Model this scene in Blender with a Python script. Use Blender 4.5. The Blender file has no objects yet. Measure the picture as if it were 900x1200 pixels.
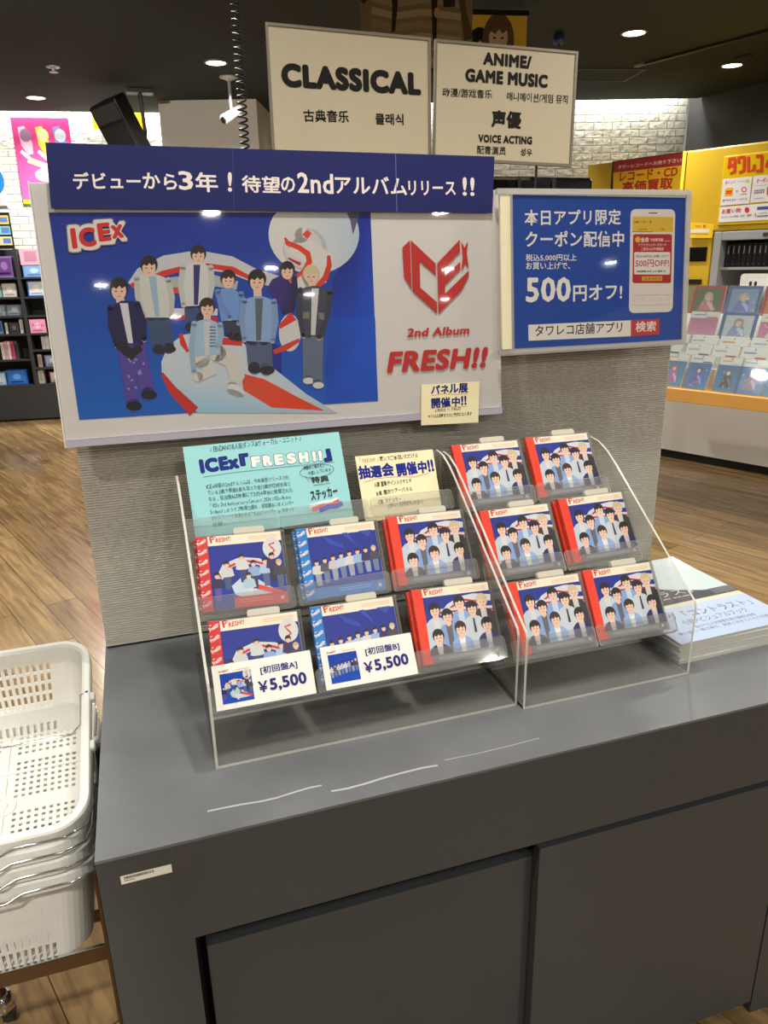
import bpy, bmesh, math, random
from mathutils import Matrix, Vector
random.seed(7)
S = bpy.context.scene
COL = S.collection
FLOOR = -0.7225            # everything is measured from the counter top; lifted by -FLOOR at the end
CEIL = 2.02

# ------------------------------------------------------------------ camera
F_PX = 878.83
CAM_POS = Vector((.1218, -.8137, .6927))
def cam_axes(yaw, pitch, roll):
    cy, sy = math.cos(yaw), math.sin(yaw)
    f = Vector((-sy*math.cos(pitch), cy*math.cos(pitch), -math.sin(pitch)))
    r = Vector((cy, sy, 0)); u = r.cross(f)
    return math.cos(roll)*r+math.sin(roll)*u, -math.sin(roll)*r+math.cos(roll)*u, f
CR, CU, CF = cam_axes(-.3098, .3235, -.0211)
cd = bpy.data.cameras.new('camera'); cam = bpy.data.objects.new('camera', cd); COL.objects.link(cam)
cam.matrix_basis = Matrix(((CR.x, CU.x, -CF.x, CAM_POS.x), (CR.y, CU.y, -CF.y, CAM_POS.y), (CR.z, CU.z, -CF.z, CAM_POS.z), (0, 0, 0, 1)))
cd.sensor_fit = 'VERTICAL'; cd.sensor_height = 36; cd.lens = F_PX/1200*36; cd.clip_start = .02
S.camera = cam
# ------------------------------------------------------------------ light and exposure
S.view_settings.view_transform = 'Standard'; S.view_settings.look = 'None'
S.view_settings.gamma = 1; S.view_settings.use_curve_mapping = False
S.view_settings.exposure = 0.0
S.cycles.transparent_max_bounces = 40; S.cycles.max_bounces = 10
S.cycles.caustics_reflective = False; S.cycles.caustics_refractive = False
S.cycles.sample_clamp_indirect = 4
w = bpy.data.worlds.new('shop_ambient'); S.world = w; w.use_nodes = True
w.node_tree.nodes['Background'].inputs[0].default_value = (1, .93, .82, 1)
w.node_tree.nodes['Background'].inputs[1].default_value = .30
LAMP_W = 16
DOWNLIGHTS = [  # x, y on the ceiling
    (.8828, 5.1736), (-.416, 6.6432), (3.3297, 3.846), (4.5825, 4.4012),
    (-.9, -1.7), (.62, -2.75), (2.05, -2.6), (-.95, -.45), (.55, .15), (2.0, .3), (-1.6, 2.2), (.6, 2.3), (2.3, 1.9), (-1.3, 4.4), (3.6, 1.2), (4.4, 2.6),
    (.78, -4.1), (2.64, -4.1), (-1.2, -4.3), (1.57, -6.2), (3.7, -6.5), (-.15, -6.9), (5.6, -6.1), (2.35, -7.95), (.72, -9.5), (4.6, -8.8)]
LAMP_SCALE = {5: 2.1, 6: 2.5, 0: 4., 1: 3, 2: 1.8, 3: .9, 4: 1.1, 7: 1.1, 10: 2.6, 11: 3.2, 12: .9, 13: 2.8, 14: 2.9, 15: 1.1}
COVE_W = 60

# ------------------------------------------------------------------ helpers
def lin(c):
    return tuple((x/255/12.92 if x/255 <= .04045 else ((x/255+.055)/1.055)**2.4) for x in c)+(1,)
MATS = {}
def mat(name, rgb=(128, 128, 128), rough=.5, metal=0., coat=0., emit=None, emit_s=0., noise=0., nscale=20., bump=0., bscale=60., spec=.5, trans=0.):
    if name in MATS: return MATS[name]
    m = bpy.data.materials.new(name); m.use_nodes = True; nt = m.node_tree; b = nt.nodes['Principled BSDF']
    b.inputs['Base Color'].default_value = lin(rgb); b.inputs['Roughness'].default_value = rough
    b.inputs['Metallic'].default_value = metal; b.inputs['Coat Weight'].default_value = coat; b.inputs['Coat Roughness'].default_value = .04
    b.inputs['Specular IOR Level'].default_value = spec
    if trans: b.inputs['Transmission Weight'].default_value = trans
    if emit: b.inputs['Emission Color'].default_value = lin(emit); b.inputs['Emission Strength'].default_value = emit_s
    if noise or bump:
        tc = nt.nodes.new('ShaderNodeTexCoord')
        if noise:
            n = nt.nodes.new('ShaderNodeTexNoise'); n.inputs['Scale'].default_value = nscale; n.inputs['Detail'].default_value = 5
            mx = nt.nodes.new('ShaderNodeMix'); mx.data_type = 'RGBA'
            c = lin(rgb); mx.inputs[6].default_value = tuple(v*(1-noise) for v in c[:3])+(1,); mx.inputs[7].default_value = tuple(min(1, v*(1+noise)) for v in c[:3])+(1,)
            nt.links.new(tc.outputs['Object'], n.inputs['Vector']); nt.links.new(n.outputs['Fac'], mx.inputs[0]); nt.links.new(mx.outputs[2], b.inputs['Base Color'])
        if bump:
            n2 = nt.nodes.new('ShaderNodeTexNoise'); n2.inputs['Scale'].default_value = bscale; n2.inputs['Detail'].default_value = 3
            bp = nt.nodes.new('ShaderNodeBump'); bp.inputs['Strength'].default_value = bump; bp.inputs['Distance'].default_value = .002
            nt.links.new(tc.outputs['Object'], n2.inputs['Vector']); nt.links.new(n2.outputs['Fac'], bp.inputs['Height'])
            nt.links.new(bp.outputs[0], b.inputs['Coat Normal' if coat else 'Normal'])
    MATS[name] = m; return m
def print_mat(name, rough=.5, coat=0., bump=0., bscale=80.):
    m = mat(name, (255, 255, 255), rough, coat=coat, bump=bump, bscale=bscale)
    a = m.node_tree.nodes.new('ShaderNodeVertexColor'); a.layer_name = 'Col'
    m.node_tree.links.new(a.outputs[0], m.node_tree.nodes['Principled BSDF'].inputs['Base Color'])
    return m
def clear_mat(name, tint=(250, 250, 248), gloss=1., haze=0., rough=.02, ior=1.49, haze_rgb=(235, 235, 230)):
    m = bpy.data.materials.new(name); m.use_nodes = True; nt = m.node_tree; nt.nodes.remove(nt.nodes['Principled BSDF'])
    out = nt.nodes['Material Output']; t = nt.nodes.new('ShaderNodeBsdfTransparent'); t.inputs[0].default_value = lin(tint)
    g = nt.nodes.new('ShaderNodeBsdfGlossy'); g.inputs[1].default_value = rough
    lw = nt.nodes.new('ShaderNodeLayerWeight'); lw.inputs[0].default_value = .5
    pw = nt.nodes.new('ShaderNodeMath'); pw.operation = 'POWER'; pw.inputs[1].default_value = 5; nt.links.new(lw.outputs['Facing'], pw.inputs[0])
    mx = nt.nodes.new('ShaderNodeMixShader'); ml = nt.nodes.new('ShaderNodeMath'); ml.operation = 'MULTIPLY_ADD'; ml.inputs[1].default_value = .9*gloss; ml.inputs[2].default_value = .04*gloss
    nt.links.new(pw.outputs[0], ml.inputs[0]); nt.links.new(ml.outputs[0], mx.inputs[0]); nt.links.new(g.outputs[0], mx.inputs[2])
    src = t
    if haze:
        d = nt.nodes.new('ShaderNodeBsdfDiffuse'); d.inputs[0].default_value = lin(haze_rgb)
        tl = nt.nodes.new('ShaderNodeBsdfTranslucent'); tl.inputs[0].default_value = lin(haze_rgb)
        a = nt.nodes.new('ShaderNodeMixShader'); a.inputs[0].default_value = .40; nt.links.new(d.outputs[0], a.inputs[1]); nt.links.new(tl.outputs[0], a.inputs[2])
        hz = nt.nodes.new('ShaderNodeMixShader'); hz.inputs[0].default_value = haze
        nt.links.new(t.outputs[0], hz.inputs[1]); nt.links.new(a.outputs[0], hz.inputs[2]); src = hz
    nt.links.new(src.outputs[0], mx.inputs[1]); nt.links.new(mx.outputs[0], out.inputs[0])
    MATS[name] = m; return m

def link(name, me, parent=None, matrix=None):
    o = bpy.data.objects.new(name, me); COL.objects.link(o)
    if parent is not None: o.parent = parent
    if matrix is not None: o.matrix_basis = matrix
    return o
def obj(name, bm, mats, parent=None, matrix=None, smooth=False, bevel=0., solid=0.):
    me = bpy.data.meshes.new(name); bmesh.ops.recalc_face_normals(bm, faces=bm.faces[:]) if not solid else None
    bm.to_mesh(me); bm.free()
    for m in (mats if isinstance(mats, (list, tuple)) else [mats]): me.materials.append(m)
    if smooth:
        for p in me.polygons: p.use_smooth = True
    o = link(name, me, parent, matrix)
    if solid:
        s = o.modifiers.new('solid', 'SOLIDIFY'); s.thickness = solid; s.offset = 0
    if bevel:
        b = o.modifiers.new('bevel', 'BEVEL'); b.width = bevel; b.segments = 2; b.limit_method = 'ANGLE'
    return o
def thing(name, label, cat, loc=(0, 0, 0), rotz=0., group=None, matrix=None):
    o = bpy.data.objects.new(name, None); COL.objects.link(o); o.empty_display_size = .05
    o.matrix_basis = matrix if matrix is not None else Matrix.Translation(loc) @ Matrix.Rotation(rotz, 4, 'Z')
    return tag(o, label, cat, group)
def tag(o, label, cat, group=None, kind=None):
    o['label'] = label; o['category'] = cat
    if group: o['group'] = group
    if kind: o['kind'] = kind
    return o
def struct(o): o['kind'] = 'structure'; return o
def dup(root, matrix, label=None, group=None):
    r = root.copy(); COL.objects.link(r); r.matrix_basis = matrix
    if label: r['label'] = label
    if group: r['group'] = group
    for ch in list(root.children):
        c = ch.copy(); COL.objects.link(c); c.parent = r; c.matrix_basis = ch.matrix_basis.copy()
        for g in list(ch.children):
            d = g.copy(); COL.objects.link(d); d.parent = c; d.matrix_basis = g.matrix_basis.copy()
    return r
def box(bm, x0, x1, y0, y1, z0, z1, mi=0):
    v = [bm.verts.new(p) for p in ((x0, y0, z0), (x1, y0, z0), (x1, y1, z0), (x0, y1, z0), (x0, y0, z1), (x1, y0, z1), (x1, y1, z1), (x0, y1, z1))]
    for f in ((0, 3, 2, 1), (4, 5, 6, 7), (0, 1, 5, 4), (1, 2, 6, 5), (2, 3, 7, 6), (3, 0, 4, 7)):
        bm.faces.new([v[i] for i in f]).material_index = mi
    return bm
def B(*a): return box(bmesh.new(), *a)
def prism(bm, pts, a, b, axis='x', mi=0, side_mi=None):
    # pts: outline in the two other axes, extruded from a to b along axis
    def P(p, t): return {'x': (t, p[0], p[1]), 'y': (p[0], t, p[1]), 'z': (p[0], p[1], t)}[axis]
    A = [bm.verts.new(P(p, a)) for p in pts]; Bv = [bm.verts.new(P(p, b)) for p in pts]; n = len(pts)
    bm.faces.new(A).material_index = mi; bm.faces.new(Bv[::-1]).material_index = mi
    for i in range(n):
        bm.faces.new((A[i], Bv[i], Bv[(i+1) % n], A[(i+1) % n])).material_index = mi if side_mi is None else side_mi
    return bm
def tube(bm, pts, r, n=8, closed=False):
    pts = [Vector(p) for p in pts]; rings = []; N = len(pts); nrm = None
    for i, p in enumerate(pts):
        if closed: t = pts[(i+1) % N]-pts[i-1]
        else: t = pts[min(i+1, N-1)]-pts[max(i-1, 0)]
        t.normalize()
        if nrm is None:
            nrm = t.cross(Vector((0, 0, 1)));
            if nrm.length < .1: nrm = t.cross(Vector((1, 0, 0)))
        nrm = (nrm-t*nrm.dot(t)).normalized(); bn = t.cross(nrm)
        rr = r[i] if isinstance(r, (list, tuple)) else r
        rings.append([bm.verts.new(p+(nrm*math.cos(k*2*math.pi/n)+bn*math.sin(k*2*math.pi/n))*rr) for k in range(n)])
    for i in range(N if closed else N-1):
        a, b = rings[i], rings[(i+1) % N]
        for k in range(n): bm.faces.new((a[k], a[(k+1) % n], b[(k+1) % n], b[k]))
    if not closed: bm.faces.new(rings[0][::-1]); bm.faces.new(rings[-1])
    return bm
def lathe(bm, prof, n=24, c=(0, 0, 0)):
    rings = [[bm.verts.new((c[0]+r*math.cos(k*2*math.pi/n), c[1]+r*math.sin(k*2*math.pi/n), c[2]+z)) for k in range(n)] for r, z in prof]
    for a, b in zip(rings, rings[1:]):
        for k in range(n): bm.faces.new((a[k], a[(k+1) % n], b[(k+1) % n], b[k]))
    bm.faces.new(rings[0][::-1]); bm.faces.new(rings[-1]); return bm
def rrect(w, h, r, n=5, x=0., y=0.):
    o = []
    for cx, cy, a0 in ((w-r, h-r, 0), (r, h-r, 90), (r, r, 180), (w-r, r, 270)):
        for k in range(n+1):
            a = math.radians(a0+90*k/n); o.append((x+cx+r*math.cos(a), y+cy+r*math.sin(a)))
    return o

# ------------------------------------------------------------------ prints: flat coloured shapes on a sheet, u to the right and v up
_txt = {}
def glyphs(s, bold):
    k = (s, bold)
    if k not in _txt:
        heavy = bold > .02
        cu = bpy.data.curves.new('t', 'FONT'); cu.body = s; cu.offset = 0 if heavy else bold; cu.space_character = 1+bold*1.8; cu.resolution_u = 5 if len(s) < 11 and bold > .03 else 2; cu.fill_mode = 'FRONT'
        o = bpy.data.objects.new('t', cu); me = bpy.data.meshes.new_from_object(o)
        vs = [(v.co.x, v.co.y) for v in me.vertices]; fs = [tuple(p.vertices) for p in me.polygons]
        bpy.data.objects.remove(o); bpy.data.curves.remove(cu); bpy.data.meshes.remove(me)
        if heavy:      # a heavier weight: the same letter laid over itself in a small ring
            n0 = len(vs); v0, f0 = vs, fs; vs = list(v0); fs = list(f0)
            for j in range(10):
                dx, dy = bold*math.cos(j*math.pi/5), bold*math.sin(j*math.pi/5); b = len(vs)
                vs += [(x+dx, y+dy) for x, y in v0]; fs += [tuple(b+i for i in f) for f in f0]
        xs = [v[0] for v in vs] or [0]; ys = [v[1] for v in vs] or [0]
        _txt[k] = (vs, fs, (min(xs), min(ys), max(max(xs), min(xs)+1e-6), max(max(ys), min(ys)+1e-6)), len(v0) if heavy else 0)
    return _txt[k]
class Art:
    def __init__(s, eps=6e-6, M=None):
        s.v = []; s.f = []; s.c = []; s.L = 1; s.eps = eps; s.M = M or (lambda p: p)
    def raw(s, uv, faces, cols, n0=0):
        b = len(s.v); s.v += [(u, -(s.L+(i//n0*.35 if n0 else 0))*s.eps, v) for i, (u, v) in enumerate(uv)]
        for f in faces: s.f.append(tuple(b+i for i in f)); s.c.append([cols[i] for i in f] if isinstance(cols, list) else [cols]*len(f))
    def poly(s, pts, col, up=True):
        if up: s.L += 1
        cols = [lin(c) for c in col] if isinstance(col, list) else lin(col)
        s.raw([s.M(p) for p in pts], [tuple(range(len(pts)))], cols)
    def rect(s, x0, y0, x1, y1, col, col2=None, up=True):
        s.poly([(x0, y0), (x1, y0), (x1, y1), (x0, y1)], [col, col, col2, col2] if col2 else col, up)
    def ell(s, cx, cy, rx, ry, col, n=18, a=0., up=True):
        ca, sa = math.cos(a), math.sin(a)
        s.poly([(cx+rx*math.cos(t)*ca-ry*math.sin(t)*sa, cy+rx*math.cos(t)*sa+ry*math.sin(t)*ca) for t in [2*math.pi*k/n for k in range(n)]], col, up)
    def band(s, pts, wd, col, up=True, caps=False):
        if up: s.L += 1
        n = len(pts); L = []; R = []
        for i, p in enumerate(pts):
            a = pts[max(i-1, 0)]; b = pts[min(i+1, n-1)]; dx, dy = b[0]-a[0], b[1]-a[1]; l = math.hypot(dx, dy) or 1
            h = (wd[i] if isinstance(wd, (list, tuple)) else wd)/2
            L.append((p[0]-dy/l*h, p[1]+dx/l*h)); R.append((p[0]+dy/l*h, p[1]-dx/l*h))
        for i in range(n-1): s.raw([s.M(q) for q in (L[i], R[i], R[i+1], L[i+1])], [(0, 1, 2, 3)], lin(col))
        if caps:
            for q, k in ((pts[0], 0), (pts[-1], -1)):
                h = (wd[k] if isinstance(wd, (list, tuple)) else wd)/2; s.ell(q[0], q[1], h, h, col, 12, up=False)
    def text(s, t, a, b, h, col, bold=0., shear=0., rise=None, up=True):
        # a, b: base line ends (in the sheet's own map), h: letter height in the same map (upwards = the map's up)
        if up: s.L += 1
        vs, fs, (x0, y0, x1, y1), n0 = glyphs(t, bold)
        A = s.M(a); Bq = s.M(b); H = s.M((a[0], a[1]+h)); hh = math.hypot(H[0]-A[0], H[1]-A[1])
        dx, dy = Bq[0]-A[0], Bq[1]-A[1]; l = math.hypot(dx, dy); nx, ny = -dy/l, dx/l
        out = []
        for x, y in vs:
            q = (y-y0)/(y1-y0)*hh; p = (x-x0)/(x1-x0)
            out.append((A[0]+dx*p+nx*q+dx/l*shear*q, A[1]+dy*p+ny*q+dy/l*shear*q))
        s.raw(out, fs, lin(col), n0)
        if n0: s.L += 4
    def hand(s, t, a, b, h, col, bold=0., jit=.12):
        # letters one by one, each a little off, spread evenly from a to b on their base line
        s.L += 1; rnd = random.Random(t)
        adv = [1. if ord(ch) > 0x2000 else (.34 if ch in "!'.,:|iIl1 " else .62) for ch in t]; tot = sum(adv); pos = 0.
        A = s.M(a); Bq = s.M(b); H = s.M((a[0], a[1]+h)); hh = math.hypot(H[0]-A[0], H[1]-A[1])
        dx, dy = Bq[0]-A[0], Bq[1]-A[1]; l = math.hypot(dx, dy); em = l/tot
        for ch, ad in zip(t, adv):
            c = (pos+ad/2)/tot; pos += ad
            if ch == ' ': continue
            vs, fs, (x0, y0, x1, y1), n0 = glyphs(ch, bold); wide = ord(ch) > 0x2000
            sx = em*(.98 if wide else 1.05); sy = hh/(.80 if wide else .70); cx = (x0+x1)/2 if wide else (x0+x1)/2
            ang = math.atan2(dy, dx)+(rnd.random()-.5)*jit*1.6; k = .9+.2*rnd.random(); oy = (rnd.random()-.5)*jit*hh
            px, py = A[0]+dx*c-dy/l*oy, A[1]+dy*c+dx/l*oy; ca, sa = math.cos(ang), math.sin(ang); lim = min(1., ad*1.1/max(x1-x0, 1e-3)*(1 if wide else 1.3))
            out = []
            for x, y in vs:
                q = (x-cx)*sx*k*lim; r = (y+(.06 if wide else 0))*sy*k; out.append((px+q*ca-r*sa, py+q*sa+r*ca))
            s.raw(out, fs, lin(col), n0)
        s.L += 4
    def mesh(s, name, material):
        me = bpy.data.meshes.new(name); me.from_pydata(s.v, [], s.f)
        ca = me.color_attributes.new('Col', 'FLOAT_COLOR', 'CORNER')
        flat = [x for f in s.c for c in f for x in c]; ca.data.foreach_set('color', flat)
        me.materials.append(material); return me
    def obj(s, name, material, parent=None, matrix=None): return link(name, s.mesh(name, material), parent, matrix)

def at(px, py, mw):
    """a measured point of the photograph on the plane of a sheet (x right, y in, z up) -> the sheet's own u, v"""
    inv = mw.inverted(); o = inv @ CAM_POS
    d = inv.to_3x3() @ (CR*((px-450)/F_PX)+CU*(-(py-600)/F_PX)+CF)
    t = -o.y/d.y; p = o+d*t; return (p.x, p.z)
def sheet_map(mw, ox=0., oy=0., k=1.): return lambda p: at(ox+p[0]*k, oy+p[1]*k, mw)
def pose(x, y, z, yaw=0., roll=0., tilt=0.):
    return Matrix.Translation((x, y, z)) @ Matrix.Rotation(yaw, 4, 'Z') @ Matrix.Rotation(-tilt, 4, 'X') @ Matrix.Rotation(-roll, 4, 'Y')
def wallpose(x, y, z, deg): return Matrix.Translation((x, y, z)) @ Matrix.Rotation(math.radians(deg), 4, 'Z')

# ------------------------------------------------------------------ materials
PRINT = print_mat('printed_paper', .6)
PRINT.node_tree.nodes['Principled BSDF'].inputs['Specular IOR Level'].default_value = .25
PRINT_GLOSS = print_mat('printed_sheet_under_film', .5, coat=.15)
PRINT_CD = print_mat('printed_booklet_in_case', .5, coat=.12, bump=.3, bscale=60)
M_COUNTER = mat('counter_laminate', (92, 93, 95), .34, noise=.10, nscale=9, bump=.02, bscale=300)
M_DOOR = mat('counter_laminate_shaded', (66, 68, 69), .42, noise=.07, nscale=14)  # counter laminate darkened, the shade of its front put into the colour
M_GAP = mat('dark_recess', (8, 8, 8), .8)
M_RIB = mat('ribbed_grey_panel', (196, 191, 180), .42, spec=.45, noise=.03)
M_WHITE = mat('white_board', (222, 218, 214), .4, noise=.02)
M_SILVER = mat('silver_edge', (190, 188, 190), .35, metal=.4, noise=.05)
M_BLACK = mat('black_plastic', (22, 22, 23), .45, noise=.1)
M_BLACKG = mat('black_gloss', (14, 14, 15), .12, coat=.6, noise=.1)
M_CHROME = mat('chrome', (220, 220, 222), .12, metal=1., noise=.03)
M_BROWN = mat('brown_metal', (105, 78, 52), .3, metal=.7, noise=.1)
M_TAGW = mat('cream_plastic', (205, 199, 182), .4, noise=.03)
M_YEL = mat('yellow_paint', (214, 178, 46), .4, noise=.03)
M_GREYM = mat('grey_metal', (176, 180, 184), .4, metal=.25, noise=.04)
M_PALE = mat('pale_grey_panel', (222, 221, 215), .5, noise=.03)
M_OAK = mat('light_oak', (210, 156, 80), .4, noise=.12, nscale=14)
M_PAPER = mat('white_paper', (240, 238, 230), .6, noise=.02)
M_DARKSHELF = mat('dark_shelf', (52, 54, 56), .5, noise=.08)
M_COVEW = mat('grey_wall_paint', (205, 200, 192), .7, noise=.04)
ACR = clear_mat('clear_acrylic', (249, 249, 247), 1., .015)
ACRE = clear_mat('cut_edge_piped_light', (250, 250, 244), .8, .95, .15, haze_rgb=(252, 250, 240))  # opaque white stands in for light piped to the cut edges
HAZY = clear_mat('hazy_acrylic', (250, 250, 248), 1.6, .13, .06, haze_rgb=(235, 232, 222))  # acrylic with a pale beige haze mixed in
CASE = clear_mat('clear_case_plastic', (238, 240, 240), 1., .10)
CASEE = clear_mat('clear_case_edge', (235, 235, 232), 1., .7)
LIP = clear_mat('lip_acrylic', (250, 250, 250), 1.3, .13, .04, haze_rgb=(244, 243, 240))
BASK = clear_mat('milky_basket_plastic', (253, 253, 252), .6, .88, .3, haze_rgb=(250, 249, 244))
BASKR = clear_mat('milky_basket_rim', (248, 248, 246), .8, .82, .2, haze_rgb=(252, 252, 248))
FILM = clear_mat('clear_film', (252, 252, 252), 1.)

def brick_mat():
    m = mat('white_painted_brick', (236, 234, 222), .75); nt = m.node_tree; b = nt.nodes['Principled BSDF']
    tc = nt.nodes.new('ShaderNodeTexCoord'); mp = nt.nodes.new('ShaderNodeMapping'); mp.inputs['Rotation'].default_value = (math.radians(90), 0, 0)
    br = nt.nodes.new('ShaderNodeTexBrick'); br.inputs['Scale'].default_value = 1
    br.inputs['Brick Width'].default_value = .17; br.inputs['Row Height'].default_value = .064; br.inputs['Mortar Size'].default_value = .005; br.inputs['Mortar Smooth'].default_value = .5
    br.inputs['Color1'].default_value = lin((240, 239, 228)); br.inputs['Color2'].default_value = lin((222, 222, 208)); br.inputs['Mortar'].default_value = lin((188, 187, 172))
    n = nt.nodes.new('ShaderNodeTexNoise'); n.inputs['Scale'].default_value = 22; n.inputs['Detail'].default_value = 4
    nt.links.new(tc.outputs['Object'], mp.inputs[0]); nt.links.new(mp.outputs[0], br.inputs['Vector']); nt.links.new(br.outputs['Color'], b.inputs['Base Color'])
    nt.links.new(tc.outputs['Object'], n.inputs['Vector'])
    mth = nt.nodes.new('ShaderNodeMath'); mth.operation = 'MULTIPLY_ADD'; mth.inputs[1].default_value = -1.; nt.links.new(br.outputs['Fac'], mth.inputs[0])
    m2 = nt.nodes.new('ShaderNodeMath'); m2.operation = 'MULTIPLY'; m2.inputs[1].default_value = .5; nt.links.new(n.outputs['Fac'], m2.inputs[0]); nt.links.new(m2.outputs[0], mth.inputs[2])
    bp = nt.nodes.new('ShaderNodeBump'); bp.inputs['Strength'].default_value = .9; bp.inputs['Distance'].default_value = .02
    nt.links.new(mth.outputs[0], bp.inputs['Height']); nt.links.new(bp.outputs[0], b.inputs['Normal']); return m
def floor_mat():
    m = mat('glossy_wood_planks', (130, 90, 50), .16); nt = m.node_tree; b = nt.nodes['Principled BSDF']
    tc = nt.nodes.new('ShaderNodeTexCoord'); mp = nt.nodes.new('ShaderNodeMapping'); mp.inputs['Rotation'].default_value = (0, 0, math.radians(69))
    br = nt.nodes.new('ShaderNodeTexBrick'); br.inputs['Scale'].default_value = 1; br.offset = .37
    br.inputs['Brick Width'].default_value = 1.05; br.inputs['Row Height'].default_value = .135; br.inputs['Mortar Size'].default_value = .0016; br.inputs['Bias'].default_value = -.1
    br.inputs['Color1'].default_value = lin((140, 116, 82)); br.inputs['Color2'].default_value = lin((112, 90, 62)); br.inputs['Mortar'].default_value = lin((62, 42, 26))
    nt.links.new(tc.outputs['Object'], mp.inputs[0]); nt.links.new(mp.outputs[0], br.inputs['Vector'])
    mp2 = nt.nodes.new('ShaderNodeMapping'); mp2.inputs['Scale'].default_value = (1.6, 22, 1); nt.links.new(mp.outputs[0], mp2.inputs[0])
    n = nt.nodes.new('ShaderNodeTexNoise'); n.inputs['Scale'].default_value = 2.2; n.inputs['Detail'].default_value = 8; n.inputs['Distortion'].default_value = .6
    nt.links.new(mp2.outputs[0], n.inputs['Vector'])
    rp = nt.nodes.new('ShaderNodeValToRGB'); rp.color_ramp.elements[0].position = .32; rp.color_ramp.elements[0].color = (.42, .38, .34, 1); rp.color_ramp.elements[1].position = .68; rp.color_ramp.elements[1].color = (1.25, 1.2, 1.1, 1)
    nt.links.new(n.outputs['Fac'], rp.inputs[0])
    mx = nt.nodes.new('ShaderNodeMix'); mx.data_type = 'RGBA'; mx.blend_type = 'MULTIPLY'; mx.inputs[0].default_value = .8
    nt.links.new(br.outputs['Color'], mx.inputs[6]); nt.links.new(rp.outputs[0], mx.inputs[7]); nt.links.new(mx.outputs[2], b.inputs['Base Color'])
    bp = nt.nodes.new('ShaderNodeBump'); bp.inputs['Strength'].default_value = .12; bp.inputs['Distance'].default_value = .002
    nt.links.new(n.outputs['Fac'], bp.inputs['Height']); nt.links.new(bp.outputs[0], b.inputs['Normal']); return m
def counter_top_mat():  # same laminate in a lighter tone, light from above put into it
    m = mat('counter_laminate_lit', (112, 113, 115), .36, bump=.03, bscale=260); nt = m.node_tree; b = nt.nodes['Principled BSDF']
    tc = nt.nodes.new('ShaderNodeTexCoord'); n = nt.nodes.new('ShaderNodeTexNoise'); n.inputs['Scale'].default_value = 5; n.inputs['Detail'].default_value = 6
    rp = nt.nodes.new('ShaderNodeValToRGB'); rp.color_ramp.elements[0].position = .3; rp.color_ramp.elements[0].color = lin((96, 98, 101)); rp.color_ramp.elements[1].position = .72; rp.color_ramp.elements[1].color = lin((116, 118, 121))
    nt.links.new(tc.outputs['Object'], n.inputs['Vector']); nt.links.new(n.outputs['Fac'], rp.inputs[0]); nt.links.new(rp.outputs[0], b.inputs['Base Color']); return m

# ================================================================== the setting
BRICK = brick_mat()
struct(obj('floor', B(-6, 9, -12, 9, FLOOR-.1, FLOOR), floor_mat()))
M_CEIL = mat('dark_ceiling_paint', (57, 61, 63), .85, spec=.08, noise=.05)
struct(obj('ceiling', prism(bmesh.new(), [(-6, -12), (9, -12), (7.5, -5), (5.9, 1.5), (5.19, 5.50), (4.30, 5.77), (2.6, 6.28), (2.6, 6.86), (-6, 8.05)], CEIL, CEIL+.1, 'z'), M_CEIL))
def wall(name, x, y, deg, length, m, z0=FLOOR, z1=CEIL+.25, th=.12):
    return struct(obj(name, B(0, length, 0, th, z0, z1), m, matrix=wallpose(x, y, 0, deg)))
wall('wall_left', -6, 8.17, -8, 8.7, BRICK)
wall('wall_back', 2.58, 6.41, -16.6, 2.72, BRICK)
wall('wall_middle', 2.6, 7.0, -90, .6, M_COVEW)
M_DARKWALL = mat('dark_wall_paint', (44, 43, 42), .6, noise=.06)
wall('wall_right', 5.19, 5.61, -77, 8, M_DARKWALL)
struct(obj('wall_front', B(-6, 9, -12.1, -12, FLOOR, CEIL+.1), M_COVEW))
struct(obj('wall_side', B(-6.1, -6, -12, 9, FLOOR, CEIL+.1), M_COVEW))
# pillar in front of the brick wall
struct(obj('wall_pillar', prism(bmesh.new(), [(.547, 6.583), (1.345, 6.343), (1.58, 6.98), (.70, 7.2)], FLOOR, CEIL, 'z'), M_COVEW))

# ------------------------------------------------------------------ lamps
M_LENS = mat('lamp_lens', (255, 255, 255), .4, emit=(255, 252, 244), emit_s=14)
M_RING = mat('lamp_ring', (120, 118, 112), .5, noise=.05)
LAMP_LABEL = {0: 'round recessed downlight beside the silver security camera', 1: 'round recessed downlight above the pink poster', 2: 'round recessed downlight before the thin black track end', 3: 'round recessed downlight next to the small ceiling vent'}
first = None
for i, (x, y) in enumerate(DOWNLIGHTS):
    lab = LAMP_LABEL.get(i, 'round recessed downlight outside the picture')
    if first is None:
        first = thing('downlight', lab, 'ceiling light', (x, y, CEIL), 0, 'recessed ceiling downlights')
        bm = bmesh.new(); lathe(bm, [(.066, 0), (.082, 0), (.082, -.006), (.070, -.008), (.066, -.004)], 28); obj('trim_ring', bm, M_RING, first, smooth=False)
        bm = bmesh.new(); lathe(bm, [(.066, -.002), (.066, -.005)], 28); obj('lens', bm, M_LENS, first)
    elif i < 4: dup(first, Matrix.Translation((x, y, CEIL)), lab)
    ld = bpy.data.lights.new('downlight_lamp', 'AREA'); ld.shape = 'DISK'; ld.size = .13; ld.energy = LAMP_W*LAMP_SCALE.get(i, 1.); ld.color = (1, .95, .86); ld.spread = math.radians(180 if y < -3 else 150)
    lo = bpy.data.objects.new('downlight_lamp', ld); COL.objects.link(lo); lo.location = (x, y, CEIL-.012)
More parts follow.
